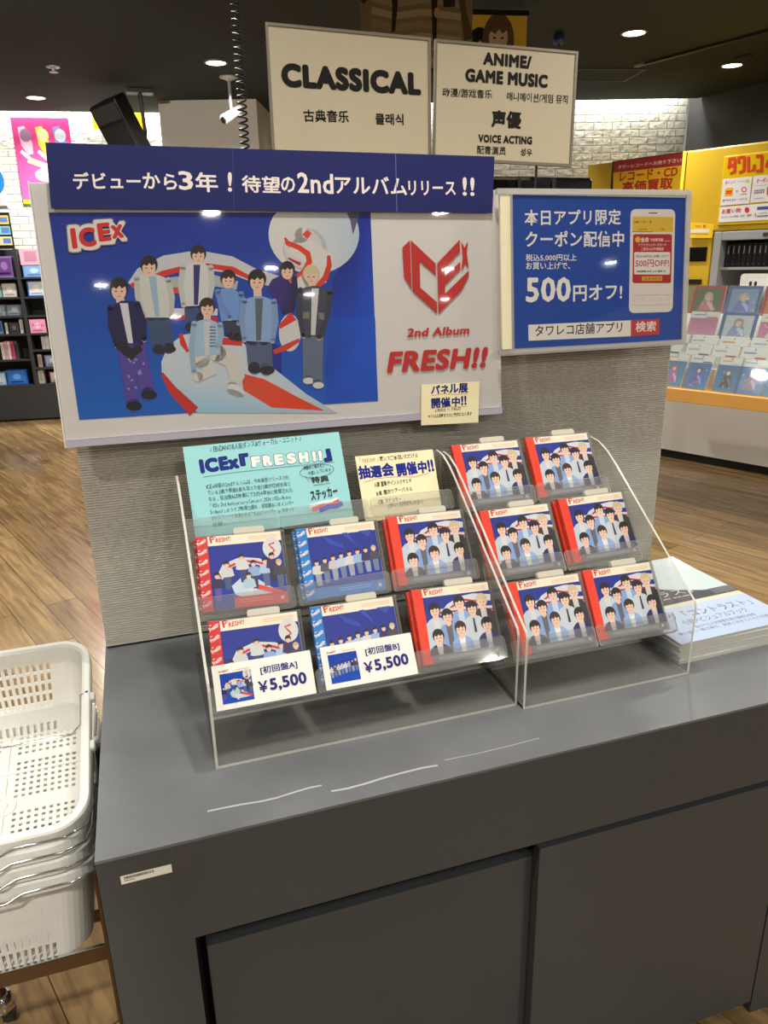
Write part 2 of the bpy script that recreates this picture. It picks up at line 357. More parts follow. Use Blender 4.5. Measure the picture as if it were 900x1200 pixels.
def spot(x, y, z, tx, ty, tz, power, deg):
    ld = bpy.data.lights.new('unseen_spot_lamp', 'SPOT'); ld.energy = power; ld.spot_size = math.radians(deg); ld.spot_blend = .5; ld.shadow_soft_size = .05; ld.color = (1, .96, .88)
    lo = bpy.data.objects.new('unseen_spot_lamp', ld); COL.objects.link(lo)
    lo.matrix_basis = Matrix.Translation((x, y, z)) @ (Vector((tx-x, ty-y, tz-z)).to_track_quat('-Z', 'Y').to_matrix().to_4x4())
spot(-.75, 2.6, 1.93, 1.0, 6.4, 1.7, 190, 36)
spot(-1.05, -1.35, 1.93, -.32, .26, -.38, 270, 21)  # unseen lamp added to brighten the baskets, no fitting modelled
def cove(x, y, deg, length, power):
    ld = bpy.data.lights.new('cove_lamp', 'AREA'); ld.shape = 'RECTANGLE'; ld.size = length; ld.size_y = .05; ld.energy = power; ld.color = (1, .985, .93)
    lo = bpy.data.objects.new('cove_lamp', ld); COL.objects.link(lo); lo.matrix_basis = wallpose(x, y, CEIL+.16, deg)
c8, s8 = math.cos(math.radians(-8)), math.sin(math.radians(-8))
cove(-1.2, 7.45, -8, 4.4, COVE_W*2.8)
c17, s17 = math.cos(math.radians(-16.6)), math.sin(math.radians(-16.6))
cove(2.6+1.3*c17, 6.33+1.3*s17, -16.6, 2.5, COVE_W*.55)

# ================================================================== counter with its doors
ct = thing('display_counter', 'dark grey laminate display counter with two sliding doors below', 'counter', (0, 0, FLOOR))
h = -FLOOR
bm = bmesh.new()
box(bm, 0, 1.226, 0, .622, h-.159, h-.004)              # apron and slab
box(bm, 0, .105, 0, .622, 0, h-.159); box(bm, 1.114, 1.226, .001, .622, 0, h-.159); box(bm, .105, 1.12, .12, .622, 0, h-.159)
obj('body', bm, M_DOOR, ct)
obj('countertop', B(0, 1.226, 0, .622, h-.004, h), counter_top_mat(), ct)
obj('recess', B(.105, 1.12, .075, .119, .02, h-.16), M_GAP, ct)
def door(name, x0, x1, y, top):
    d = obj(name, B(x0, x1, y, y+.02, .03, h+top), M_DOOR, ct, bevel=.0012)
door('door', .118, .67, .024, -.206)
door('door', .6243, 1.112, .002, -.174)
a = Art(3e-5); a.M = lambda p: p
a.rect(.0262, h-.0424, .0880, h-.0295, (236, 232, 220))
x = .0300; rnd = random.Random(3)
for k in range(24):
    wd = rnd.choice((.0006, .0009, .0013)); a.rect(x, h-.0355, x+wd, h-.0315, (30, 30, 30), up=k == 0); x += wd+rnd.choice((.0004, .0007))
[a.rect(.0302+.0016*j, h-.0388, .0302+.0016*j+.0011, h-.0370, (90, 90, 90), up=j == 0) for j in range(8)]
sl = a.obj('barcode_sticker', PRINT, ct, Matrix.Translation((0, -.0008, 0))); sl['label'] = 'white barcode sticker'
TAPE = clear_mat('old_tape', (235, 232, 225), .5, .06, .3)
bm = bmesh.new()
for q in ([(.016, -.02), (.075, -.006), (.078, -.045), (.019, -.056)], [(.083, -.009), (.113, -.006), (.114, -.036), (.086, -.039)]):
    bm.faces.new([bm.verts.new((u, -.0004, h+v)) for u, v in q])
obj('tape_residue', bm, TAPE, ct)
M_GLINT = mat('painted_glint', (176, 178, 180), .5, noise=.2)  # caustics cast by the acrylic stand, painted as thin pale bands
bm = bmesh.new()
def caustic_line(pts, wd):
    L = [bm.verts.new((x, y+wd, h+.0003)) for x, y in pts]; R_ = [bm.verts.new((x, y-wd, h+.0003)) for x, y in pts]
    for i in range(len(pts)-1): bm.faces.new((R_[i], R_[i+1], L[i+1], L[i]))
caustic_line([(0.1404, 0.0454), (0.1617, 0.0449), (0.1843, 0.0439), (0.2104, 0.0409), (0.2338, 0.0408), (0.2581, 0.0441), (0.279, 0.046), (0.2971, 0.0453)], .0016); caustic_line([(0.3064, 0.0288), (0.3302, 0.0269), (0.3579, 0.0284), (0.3867, 0.0317), (0.4165, 0.033), (0.4428, 0.0336), (0.4658, 0.0316)], .0018); caustic_line([(0.4795, 0.0391), (0.5318, 0.0373), (0.588, 0.0379), (0.6352, 0.0401)], .0007)
obj('painted_caustic', bm, M_GLINT, ct)

# ribbed back panel
PY = .5676
bp_ = thing('ribbed_panel', 'grey finely ribbed upright panel standing on the counter behind the signs', 'panel', (.0026, PY, 0))
n = 168; H = .80; prof = []
for i in range(n):
    z = i*H/n; prof += [(0, z), (-.0022, z+H/n*.3), (-.0022, z+H/n*.7)]
prof += [(0, H), (.05, H), (.05, 0)]
obj('ribbed_face', prism(bmesh.new(), [(y, z+.004) for y, z in prof], 0, 1.222, 'x'), M_RIB, bp_)
obj('foot_seal', B(0, 1.222, 0.004, .046, 0, .004), M_BLACK, bp_)

# ================================================================== poster board and its strips
def person(a, head, hr, sh, hem, feet, hair, top, inner, legs, hands=None, shoe=(40, 38, 45), skin=(226, 188, 165), arm=None, legw=14, hairtilt=0.):
    hx, hy = head; (lx, ly), (rx, ry) = sh; (al, bl), (ar, br) = hem
    for k, f in enumerate(feet):
        hipx = al+(ar-al)*(.28 if k == 0 else .72); hipy = (bl+br)/2-4
        kn = ((hipx+f[0])/2+(f[2] if len(f) > 2 else 0), (hipy+f[1])/2+(f[3] if len(f) > 3 else 0))
        a.band([(hipx, hipy), kn, f[:2]], [legw*1.1, legw, legw*.95], legs, caps=True)
        a.ell(f[0]+1, f[1]+1, legw*.55, legw*.32, shoe)
    m = ((lx+rx)/2, (ly+ry)/2)
    a.band([(hx, hy+hr*.5), (hx*.4+m[0]*.6, m[1]+2)], hr*.85, skin)
    a.poly([(lx+4, ly-3), (m[0]-3, m[1]-6), (m[0]+3, m[1]-6), (rx-4, ry-3), (rx, ry+3), (rx+.5, ry+9), (ar, br), (al, bl), (lx-.5, ly+9), (lx, ly+3)], top)
    if inner:
        a.poly([(m[0]-hr*.42, m[1]-3), (m[0]+hr*.42, m[1]-3), ((al+ar)/2+hr*.25, (bl+br)/2-1), ((al+ar)/2-hr*.25, (bl+br)/2-1)], inner)
    for k, (s_, hd) in enumerate(zip(sh, hands or [(al-1, bl-2), (ar+1, br-2)])):
        el = ((s_[0]+hd[0])/2+(-3 if k == 0 else 3), (s_[1]+hd[1])/2)
        c = tuple(max(0, int(v*.93)) for v in top)
        a.ell(hd[0], hd[1]+1, 2.6, 2.6, skin, 10); a.band([s_, el, hd], [7, 6.5, 5.5], arm or c, caps=True)
    face(a, hx, hy, hr, hair, skin, 1)
def face(a, hx, hy, hr, hair, skin, dn=1, det=True):
    # dn = +1 when the map's second axis points down, -1 when it points up
    a.ell(hx, hy-dn*hr*.15, hr*.98, hr*1.08, hair, 20)
    a.ell(hx, hy+dn*hr*.18, hr*.74, hr*.95, skin, 20)
    L0 = a.L; a.L += 1
    a.poly([(hx-hr*.86, hy+dn*hr*.12), (hx-hr*.9, hy-dn*hr*.5), (hx-hr*.4, hy-dn*hr*1.1), (hx+hr*.4, hy-dn*hr*1.1), (hx+hr*.9, hy-dn*hr*.5), (hx+hr*.86, hy+dn*hr*.15),
            (hx+hr*.62, hy-dn*hr*.28), (hx+hr*.3, hy-dn*hr*.05), (hx+hr*.05, hy-dn*hr*.35), (hx-hr*.25, hy-dn*hr*.02), (hx-hr*.55, hy-dn*hr*.2)], hair)
    if det:
        for s_ in (-1, 1):
            a.ell(hx+s_*hr*.3, hy+dn*hr*.22, hr*.13, hr*.07, (50, 36, 32), 8, up=s_ < 0)
        a.band([(hx-hr*.16, hy+dn*hr*.74), (hx+hr*.16, hy+dn*hr*.74)], hr*.1, (190, 110, 105))
        a.band([(hx+hr*.02, hy+dn*hr*.3), (hx+hr*.08, hy+dn*hr*.52)], hr*.06, (205, 160, 138))

BT = .10
MB = pose(0, .522, .405, 0, 0, BT)                        # plane of the big board
bd = thing('poster_board', 'large white board with blue group poster and red lettering in a clear sleeve', 'poster', matrix=MB)
RB = Matrix.Rotation(.0073, 4, 'Y')
obj('backing', B(-.0085, .8, .0, .006, .004, .416), M_WHITE, bd, RB, bevel=.001)
P = sheet_map(MB)
a = Art(6e-6, P)
a.poly([(57, 249), (434, 249), (443, 470), (93, 492)], [(22, 40, 140), (24, 44, 150), (20, 88, 190), (14, 96, 190)])
z = lambda x, y: (70+x*.2889, 245+y*.2889)               # crop used to measure the figures
q = lambda x, y: (300+x*.20833, 240+y*.20833)
# deep folds of the blue backdrop
a.poly([q(600, 60), q(632, 60), q(668, 640), q(560, 700), q(430, 640), q(430, 420), q(540, 250)], [(22, 44, 160), (22, 44, 160), (20, 80, 200), (20, 70, 190), (22, 60, 175), (18, 40, 140), (18, 36, 130)])
a.poly([q(430, 640), q(670, 640), q(684, 1095), q(400, 1110), q(390, 900)], [(20, 70, 180), (20, 84, 205), (18, 80, 195), (18, 74, 190), (16, 60, 165)])
# arched tube behind the row
a.band([z(290, 310), z(330, 265), z(430, 222), z(560, 205), z(690, 225), z(790, 270), z(900, 300)], [10, 16, 20, 22, 20, 16, 14], (196, 196, 200))
a.band([z(290, 312), z(420, 262), z(500, 240)], [6, 7, 6], (206, 50, 40)); a.band([z(590, 228), z(700, 245), z(790, 288)], [5, 7, 4], (206, 50, 40))
a.band([z(430, 300), z(600, 285), z(720, 310)], [12, 14, 10], (170, 172, 180)); a.band([z(440, 330), z(540, 330)], 7, (205, 70, 40))
a.band([z(380, 440), z(520, 435), z(640, 450)], [6, 7, 6], (190, 40, 40)); a.band([z(360, 415), z(640, 418)], 8, (205, 205, 208))
a.poly([z(620, 640), z(750, 640), z(900, 700), z(900, 560), z(760, 500), z(640, 500)], (24, 40, 140))
# big pale sphere with the S shaped tube
cx, cy = q(320, 200); sp = []
for k in range(40):
    t = 2*math.pi*k/40; X, Y = q(325+255*math.cos(t), 165+225*math.sin(t)); sp.append((X, max(Y, 249)))
a.poly(sp, [tuple(int(v) for v in (214-30*max(0, (X-cx)/50), 212-14*max(0, (X-cx)/50), 208+6*max(0, (X-cx)/50))) for X, Y in sp])
a.poly([q(510, 45), q(583, 45), q(545, 170), q(530, 90)], (96, 84, 120))
a.ell(*q(275, 250), 26, 25, (180, 184, 190)); a.ell(*q(265, 245), 22.5, 23, (205, 203, 200))
a.band([q(260, 170), q(190, 175), q(200, 215), q(290, 260), q(380, 310), q(350, 400), q(270, 440)], [18, 22, 24, 26, 26, 24, 20], (214, 210, 206), caps=True)
a.band([q(165, 190), q(175, 215), q(240, 240), q(290, 275), q(300, 320), q(270, 370), q(215, 415)], [3, 6, 6, 7, 7, 5, 4], (216, 62, 34), caps=True)
a.band([q(300, 150), q(275, 180)], [7, 8], (214, 70, 40)); a.band([q(408, 285), q(412, 340), q(390, 410), q(340, 465)], [4, 6, 7, 6], (208, 58, 36))
a.band([q(180, 300), q(250, 335)], [2, 4], (170, 40, 40))
a.ell(*q(190, 720), 13, 22, (205, 204, 206)); a.band([q(130, 690), q(210, 625)], [4, 12], (212, 52, 40)); a.band([q(100, 830), q(170, 800), q(245, 760)], [5, 7, 4], (206, 60, 44))
# wide ribbon in front
a.poly([z(412, 620), z(440, 555), z(500, 510), z(600, 495), z(740, 540), z(860, 640), z(1000, 750), z(1120, 824), z(1130, 828), z(560, 826), z(460, 745), z(415, 680)],
       [(200, 206, 212)]*4+[(190, 204, 216)]*3+[(178, 190, 205)]*2+[(150, 196, 222)]*2+[(190, 205, 215)])
a.band([z(415, 665), z(455, 730), z(545, 822)], [3, 10, 14], (196, 44, 44)); a.band([z(490, 505), z(500, 545), z(520, 580)], [4, 7, 3], (206, 50, 44))
a.poly([z(735, 665), z(830, 690), z(960, 760), z(1075, 818), z(860, 805), z(745, 735)], [(206, 60, 50), (220, 70, 40), (226, 66, 34), (226, 66, 34), (226, 70, 34), (214, 80, 50)])
a.band([z(660, 535), z(740, 545)], [9, 6], (206, 50, 40))
DK = (40, 30, 30)
person(a, z(362, 232), 10.5, (z(312, 280), z(440, 288)), (z(345, 440), z(448, 440)), [z(400, 570), z(442, 565)], DK, (202, 202, 196), (150, 176, 200), (60, 78, 110))
person(a, z(562, 185), 9.5, (z(500, 235), z(612, 238)), (z(505, 395), z(600, 390)), [z(530, 480), z(575, 440)], DK, (204, 205, 202), (52, 46, 110), (62, 76, 120))
person(a, z(683, 285), 9.5, (z(640, 335), z(735, 345)), (z(655, 455), z(730, 450)), [z(700, 515), z(722, 520)], (52, 36, 30), (112, 148, 208), None, (54, 58, 76), [z(690, 440), z(725, 460)], legw=11)
person(a, z(868, 290), 9, (z(845, 300), z(920, 320)), (z(870, 400), z(930, 410)), [], DK, (52, 36, 110), None, (40, 40, 60)) if False else None
m7 = [q(60, 470), q(90, 420), q(140, 395), q(230, 400), q(235, 470), q(215, 600), q(150, 615), q(130, 560)]
a.poly(m7, [(62, 44, 130), (58, 40, 120), (48, 36, 100), (40, 34, 74), (36, 32, 60), (34, 30, 52), (36, 32, 60), (56, 40, 120)])
a.band([q(185, 405), q(195, 440)], [5, 2], (210, 90, 70)); face(a, *q(175, 370), 9.2, DK, (226, 188, 165))
person(a, z(800, 290), 11, (z(748, 372), z(868, 375)), (z(752, 535), z(860, 540)), [z(790, 645), z(838, 650)], (36, 28, 30), (134, 164, 206), (92, 96, 108), (82, 92, 124), legw=16)
person(a, z(240, 325), 11.5, (z(205, 400), z(315, 385)), (z(235, 560), z(340, 535)), [z(298, 795), z(358, 750)], DK, (34, 30, 76), (205, 205, 210), (84, 66, 150), shoe=(28, 26, 34), legw=17)
a.band([z(235, 545), z(290, 590), z(330, 560)], [10, 15, 8], (36, 30, 40))
for k in range(14): a.ell(*z(275+random.random()*80, 600+random.random()*150), 1.8, 1.1, (150, 140, 205), 8, random.random()*3, up=k == 0)
# seated figure with pale trousers
a.band([z(640, 585), z(700, 610), z(720, 680), z(700, 720)], [20, 22, 18, 12], (204, 202, 196), caps=True); a.band([z(575, 610), z(610, 660), z(560, 680)], [20, 18, 12], (208, 205, 198), caps=True)
a.ell(*z(715, 735), 11, 6, (216, 216, 214), a=.5); a.ell(*z(712, 745), 10, 3, (150, 150, 150), a=.35)
person(a, z(598, 400), 9.8, (z(545, 465), z(650, 470)), (z(545, 600), z(650, 590)), [], (58, 38, 30), (160, 186, 212), (196, 198, 200), (204, 202, 196), [z(545, 660), z(640, 560)])
for k in range(7): a.band([z(607, 478+k*13), z(632, 478+k*13)], 1.2, (90, 92, 100), up=k == 0)
person(a, q(310, 395), 10, (q(250, 480), q(415, 490)), (q(255, 735), q(385, 740)), [q(290, 985), q(345, 1010)], (206, 190, 152), (64, 68, 84), (200, 200, 200), (96, 108, 132), [q(265, 735), q(355, 745)], (210, 210, 208), legw=12, arm=(56, 58, 70))
a.poly([q(265, 605), q(300, 600), q(300, 640), q(262, 640)], (120, 118, 108)); a.poly([q(350, 605), q(382, 610), q(382, 650), q(352, 640)], (120, 118, 108))
# lettering
for bold, col in ((.10, (120, 116, 120)), (.075, (225, 216, 210)), (.012, (206, 46, 40))):
    e = {.10: 5.2, .075: 4, .012: 0}[bold]
    for s_, x0, x1, y0, y1, hh in (('I', 52, 74, 162, 160, 82), ('C', 84, 152, 158, 150, 78), ('E', 160, 212, 134, 128, 74), ('x', 214, 262, 122, 116, 54)):
        p0 = z(x0, y0); p1 = z(x1, y1); a.text(s_, (p0[0]-e, p0[1]+e), (p1[0]+e, p1[1]+e), -(hh*.2889+2*e), col, .05, .08)
l = lambda x, y: (445+x*.15556, 270+y*.15556)
RED = (200, 46, 42)
for pts in ([(168, 130), (225, 75), (238, 448), (180, 350)],
            [(232, 75), (418, 250), (420, 340), (298, 232), (303, 432), (428, 540), (430, 628), (245, 458)],
            [(430, 250), (600, 70), (602, 160), (485, 290), (487, 345), (603, 238), (604, 295), (488, 415), (489, 478), (668, 303), (668, 345), (612, 455), (440, 628)],
            [(610, 85), (636, 130), (662, 82), (652, 170), (668, 290), (640, 248), (612, 310), (622, 195)]):
    a.poly([l(*p) for p in pts], RED)
a.text('2nd Album', l(200, 805), l(668, 783), -10.2, RED, .035, .22)
a.text('FRESH!!', l(50, 1075), l(790, 1032), -25, RED, .045, .22)
a.obj('group_poster', PRINT_GLOSS, bd, Matrix.Translation((0, -.0006, 0))); bd.children[-1]['label'] = 'blue poster of eight young men with red lettering' if bd.children else ''
obj('bottom_rail', B(-.0085, .8, -.003, .002, .0, .013), mat('lilac_grey_film', (186, 182, 196), .25, noise=.04), bd, RB)
bm = bmesh.new(); bm.faces.new([bm.verts.new((x, -.0035, z_)) for x, z_ in ((-.0085, .012), (.8, .012), (.8, .414), (-.0085, .414))]); obj('clear_sleeve', bm, FILM, bd, RB)
obj('sleeve_edge', B(-.0105, -.0085, -.002, .006, .0, .418), M_PAPER, bd, RB)

st = thing('header_banner', 'long navy paper banner with white Japanese headline above the poster', 'banner', matrix=pose(0, .518, .405, 0, 0, BT))
MS = pose(0, .5165, .405, 0, 0, BT); P = sheet_map(MS)
a = Art(6e-6, P); NAVY = (34, 40, 100)
a.poly([(53, 167), (579.5, 183.5), (577, 249.5), (60, 244)], NAVY)
a.poly([(54.5, 174), (60, 244), (59, 236)], NAVY)
for x0, y0, x1, y1, hh, s_ in ((87, 222, 190, 222, 20, 'デビュー'), (168, 221, 208, 223, 19, 'から'), (210, 222.5, 227, 223, 22, '3'), (230, 225, 256, 225.5, 23, '年'), (267, 224.5, 272, 225, 23, '!'), (284, 225.5, 329, 227, 20, '待望'), (329.5, 225, 346, 226, 18, 'の'),
                             (349, 226, 391, 227.5, 24, '2nd'), (393, 227, 477, 229, 21.5, 'アルバム'), (479, 229, 534, 229, 17, 'リリース'), (542, 229.5, 556, 230, 22, '!!')):
    if s_ == 'デビュー': x1 = 166
    a.text(s_, (x0, y0), (x1, y1), -hh, (244, 232, 226), .022)
a.band([(272.5, 174), (274.5, 246.5)], .7, (70, 70, 140)); a.band([(463.5, 180), (465, 248.5)], .7, (120, 120, 170)); a.obj('headline_print', PRINT, st, Matrix.Translation((0, -.0015, 0)))
bm = bmesh.new(); c = [at(*p, MS) for p in ((53, 167), (579.5, 183.5), (577, 249.5), (60, 244))]
prism(bm, c, -.0012, .0002, 'y'); obj('paper', bm, mat('navy_paper', NAVY, .5, noise=.03), st)

MN = pose(0, .5155, .405, 0, 0, BT); P = sheet_map(MN)
nt_ = thing('notice_card', 'small cream handwritten card taped at the lower corner of the poster board', 'card', matrix=MN)
bm = bmesh.new(); prism(bm, [at(*p, MN) for p in ((494, 451), (562, 447), (560.5, 495), (493.5, 498.5))], 0, .0006, 'y'); obj('card', bm, mat('cream_card', (252, 240, 196), .6, noise=.02), nt_)
a = Art(6e-6, P); k = lambda x, y: (490+x*.08889, 440+y*.08889)
BL = (24, 36, 120)
a.hand('パネル展', k(165, 245), k(655, 220), -9.4, BL, .04); a.hand('開催中!!', k(170, 425), k(645, 385), -9.4, BL, .04)
a.hand('6月10日 〜 7月6日', k(220, 482), k(565, 456), -3.2, (50, 46, 40), .015); a.hand('※7/6は18時までのご案内となります', k(130, 562), k(710, 525), -3.8, (40, 38, 36), .015)
a.band([k(175, 265), k(330, 240), k(490, 250), k(650, 240)], .5, (190, 120, 90)); a.band([k(165, 440), k(400, 415), k(560, 412), k(650, 400)], .5, (190, 120, 90))
a.obj('handwriting', PRINT, nt_, Matrix.Translation((0, -.0001, 0)))

# ------------------------------------------------------------------ coupon sign in an acrylic holder
MC = pose(.786, .5427, .8139, 0, 0, .104) @ Matrix.Translation((0, 0, -.302))
cp = thing('coupon_sign', 'blue coupon sign with smartphone picture in a clear holder', 'sign', matrix=MC)
P = sheet_map(MC); a = Art(6e-6, P); k = lambda x, y: (580+x*.26667, 210+y*.26667)
obj('holder_plate', B(.022, .425, .001, .005, .004, .298), M_PAPER, cp)
a.poly([k(73, 68), k(838, 82), k(822, 705), k(78, 745)], (26, 70, 160))
W_ = (240, 234, 226)
a.text('本日アプリ限定', k(130, 205), k(553, 200), -19, W_, .018); a.text('クーポン配信中', k(133, 300), k(566, 297), -19.5, W_, .018)
a.text('税込5,000円以上', k(135, 362), k(358, 360), -8.6, W_, .012); a.text('お買い上げで、', k(136, 397), k(330, 396), -8.6, W_, .012)
a.text('500', k(135, 542), k(332, 538), -29.5, W_, .03); a.text('円オフ!', k(343, 538), k(558, 530), -19, W_, .02)
a.poly([k(146, 640), k(597, 620), k(596, 690), k(147, 710)], (235, 229, 220)); a.poly([k(597, 620), k(723, 614), k(722, 682), k(596, 690)], (196, 52, 52))
a.text('タワレコ店舗アプリ', k(176, 692), k(558, 674), -13.2, (30, 28, 28), .012); a.text('検索', k(617, 673), k(707, 668), -12.5, W_, .015)
g = lambda x, y: (730+x*.11667, 235+y*.11667)
def grr(pts, r, n=5):
    (x0, y0), (x1, y1), (x2, y2), (x3, y3) = pts; out = []
    for i in range(4):
        p = pts[i]; pr = pts[i-1]; nx = pts[(i+1) % 4]
        d1 = math.hypot(pr[0]-p[0], pr[1]-p[1]); d2 = math.hypot(nx[0]-p[0], nx[1]-p[1])
        A = (p[0]+(pr[0]-p[0])*r/d1, p[1]+(pr[1]-p[1])*r/d1); Bq = (p[0]+(nx[0]-p[0])*r/d2, p[1]+(nx[1]-p[1])*r/d2)
        for j in range(n+1):
            t = j/n; out.append(((1-t)**2*A[0]+2*t*(1-t)*p[0]+t*t*Bq[0], (1-t)**2*A[1]+2*t*(1-t)*p[1]+t*t*Bq[1]))
    return [g(*p) for p in out]
a.poly(grr([(76, 85), (525, 88), (498, 1118), (58, 1132)], 62), (228, 220, 212))
a.band([g(258, 125), g(345, 127)], 1.2, (80, 76, 72))
a.poly([g(96, 162), g(505, 165), g(500, 316), g(92, 316)], (226, 184, 60))
a.text('店舗クーポン一覧', g(105, 228), g(288, 226), -3, (70, 60, 30), .01); a.text('利用可能', g(152, 300), g(240, 298), -1.8, (70, 60, 30), .01); a.text('履歴', g(385, 298), g(415, 298), -1.8, (70, 60, 30), .01)
a.band([g(92, 314), g(300, 314)], .7, (120, 90, 30))
a.poly(grr([(100, 338), (492, 338), (482, 830), (94, 830)], 24), (178, 44, 46)); a.poly(grr([(112, 518), (474, 518), (470, 745), (110, 742)], 16), (232, 225, 216))
a.ell(*g(148, 392), 3.2, 3.4, (232, 180, 50)); a.text('全店', g(176, 418), g(258, 416), -5.6, W_, .03); a.text('で利用可能', g(268, 412), g(402, 411), -3.8, W_, .015); a.band([g(412, 406), g(470, 406)], .4, W_)
a.text('アプリでメンバーズカード', g(152, 462), g(432, 458), -3.4, W_, .01); a.text('ご提示のお客様限定', g(182, 505), g(408, 502), -3.6, W_, .01)
a.text('税込5,000円以上お買い上げで', g(130, 575), g(455, 572), -3.3, (70, 60, 56), .015); a.text('500円OFF!', g(124, 670), g(458, 664), -8.6, (182, 40, 44), .012)
a.text('有効期限 本日 より 閉店 中', g(136, 722), g(425, 719), -2.3, (36, 32, 32), .03)
a.poly([g(188, 762), g(394, 760), g(392, 806), g(188, 808)], (216, 160, 54)); a.text('今すぐ使う', g(210, 800), g(380, 798), -3, (120, 60, 20), .02)
for x0 in (112, 204, 290, 368, 456): a.poly([g(x0-14, 976), g(x0+14, 976), g(x0+14, 1005), g(x0-14, 1005)], (205, 198, 190)); a.poly([g(x0-11, 979), g(x0+11, 979), g(x0+11, 1002), g(x0-11, 1002)], (228, 220, 212))
a.band([g(90, 950), g(490, 945)], .4, (200, 194, 186)); a.band([g(85, 1052), g(490, 1042)], .4, (200, 194, 186))
a.obj('coupon_print', PRINT_GLOSS, cp, Matrix.Translation((0, -.0004, 0)))
bm = bmesh.new()
for r in ((0, .4294, .292, .302), (0, .4294, 0, .011), (.418, .4294, .011, .292), (.026, .031, .011, .292)): box(bm, r[0], r[1], -.0035, .0065, r[2], r[3])
obj('holder_frame', bm, clear_mat('frosted_holder', (235, 235, 235), .8, .55, .1, haze_rgb=(225, 222, 218)), cp)
bm = bmesh.new(); bm.faces.new([bm.verts.new((x, -.004, z_)) for x, z_ in ((.031, .011), (.418, .011), (.418, .292), (.031, .292))]); obj('holder_window', bm, FILM, cp)
obj('magnet_strip', B(.006, .026, -.002, .004, .012, .291), mat('cream_strip', (246, 236, 200), .5, noise=.02), cp)

# ================================================================== acrylic stands and what they hold
TH = .594; ct_, st_ = math.cos(TH), math.sin(TH)
def UV(y, z, up, out): return (y+up*st_-out*ct_, z+up*ct_+out*st_)   # along the slope, out of the slope
def stand(x0, y0, w, cols, label, dy, dz):
    t = thing('acrylic_stand', label, 'display stand', (x0, y0, 0))
    prof = [(0, 0), (.0, .128), (.004, .138), (.04, .163), (.25, .313), (.285, .335), (.315, .347), (.345, .350), (.36, .343), (.36, 0)]
    for x in (0, w-.004):
        bm = bmesh.new(); prism(bm, prof, x, x+.004, 'x', 0, 1); obj('side_panel', bm, [ACR, ACRE], t)
    bm = bmesh.new(); prism(bm, [(.0, 0), (.0, .0045), (.127, .0045), (.127, 0)], .004, w-.004, 'x', 1, 0)
    for f in bm.faces:
        if abs(f.calc_center_median().y) < 1e-5 or abs(f.calc_center_median().y-.127) < 1e-5: f.material_index = 1
    obj('base_plate', bm, [HAZY, ACRE], t)
    bm = bmesh.new(); box(bm, .003, w-.003, .352, .355, .0, .34); obj('rear_panel', bm, [ACR], t)
    cw = w/cols
    for r in range(3):
        yb, zb = dy+.1127*r, dz+.0946*r
        for nm, (u0, u1, o0, o1) in dict(tray_floor=(-.010, -.007, .005, -.036), tray_back=(-.010, .105, -.033, -.036)).items():
            bm = bmesh.new(); prism(bm, [UV(yb, zb, u0, o0), UV(yb, zb, u1, o0), UV(yb, zb, u1, o1), UV(yb, zb, u0, o1)], .003, w-.003, 'x', 1, 0)
            obj(nm, bm, [ACR, ACRE], t)
        for c in range(cols):
            pts = rrect(cw-.004, .036, .006, 4, c*cw+.002, -.010)
            bm = bmesh.new(); A = []; Bv = []
            for o_, lst in ((.005, A), (.0075, Bv)):
                for x, u in pts:
                    yy, zz = UV(yb, zb, u, o_); lst.append(bm.verts.new((x, yy, zz)))
            bm.faces.new(A); bm.faces.new(Bv[::-1])
            for i in range(len(A)): bm.faces.new((A[i], Bv[i], Bv[(i+1) % len(A)], A[(i+1) % len(A)])).material_index = 1
            obj('lip', bm, [LIP, ACRE], t)
    return t
LX, LY, RX, RY = .1607, .131, .648, .1165
stand(LX, LY, .484, 3, 'wide three-column clear acrylic stepped stand on the counter', .172-LY, .0776)
stand(RX, RY, .322, 2, 'narrow two-column clear acrylic stepped stand beside the magazines', .1618-RY, .0705)

def bust(a, x, y, s, hair, top, inner=None, tie=None, skin=(228, 192, 170)):
    # v axis up; s = head height
    lo = max(y-s*3., .012)
    a.poly([(x-s*.86, lo), (x-s*.80, y-s*.95), (x-s*.5, y-s*.66), (x-s*.2, y-s*.55), (x+s*.2, y-s*.55), (x+s*.5, y-s*.66), (x+s*.80, y-s*.95), (x+s*.86, lo)], top)
    a.L += 1; a.poly([(x-s*.2, y-s*.3), (x+s*.2, y-s*.3), (x+s*.24, y-s*.58), (x, y-s*.85), (x-s*.24, y-s*.58)], skin, up=False)
    if inner: a.poly([(x-s*.24, y-s*.6), (x, y-s*.8), (x+s*.24, y-s*.6), (x+s*.17, lo), (x-s*.17, lo)], inner)
    if tie: a.poly([(x-s*.06, y-s*.75), (x+s*.06, y-s*.75), (x+s*.1, max(lo, y-s*1.8)), (x-s*.1, max(lo, y-s*1.8))], tie)
    face(a, x, y, s*.47, hair, skin, -1)
def cover_frame(a, w, h, top):
    a.rect(0, 0, w, h, (238, 226, 204)); a.rect(0, 0, w, h*top, (28, 52, 150), (30, 44, 140))
    # fancy red title
    a.text('F', (.0045, h*.905), (.0115, h*.925), .0105, (196, 46, 30), .03, .15); a.text('RESH!!', (.0128, h*.908), (.036, h*.925), .0075, (196, 46, 30), .03, .1)
    a.band([(.005, h*.992), (.014, h*.985)], .0012, (196, 46, 30))
    a.L += 1
    for k, y in enumerate((.952, .935, .915)): a.rect(w*.55, h*y, w*.95, h*(y+.006), (214, 170, 140), up=False)
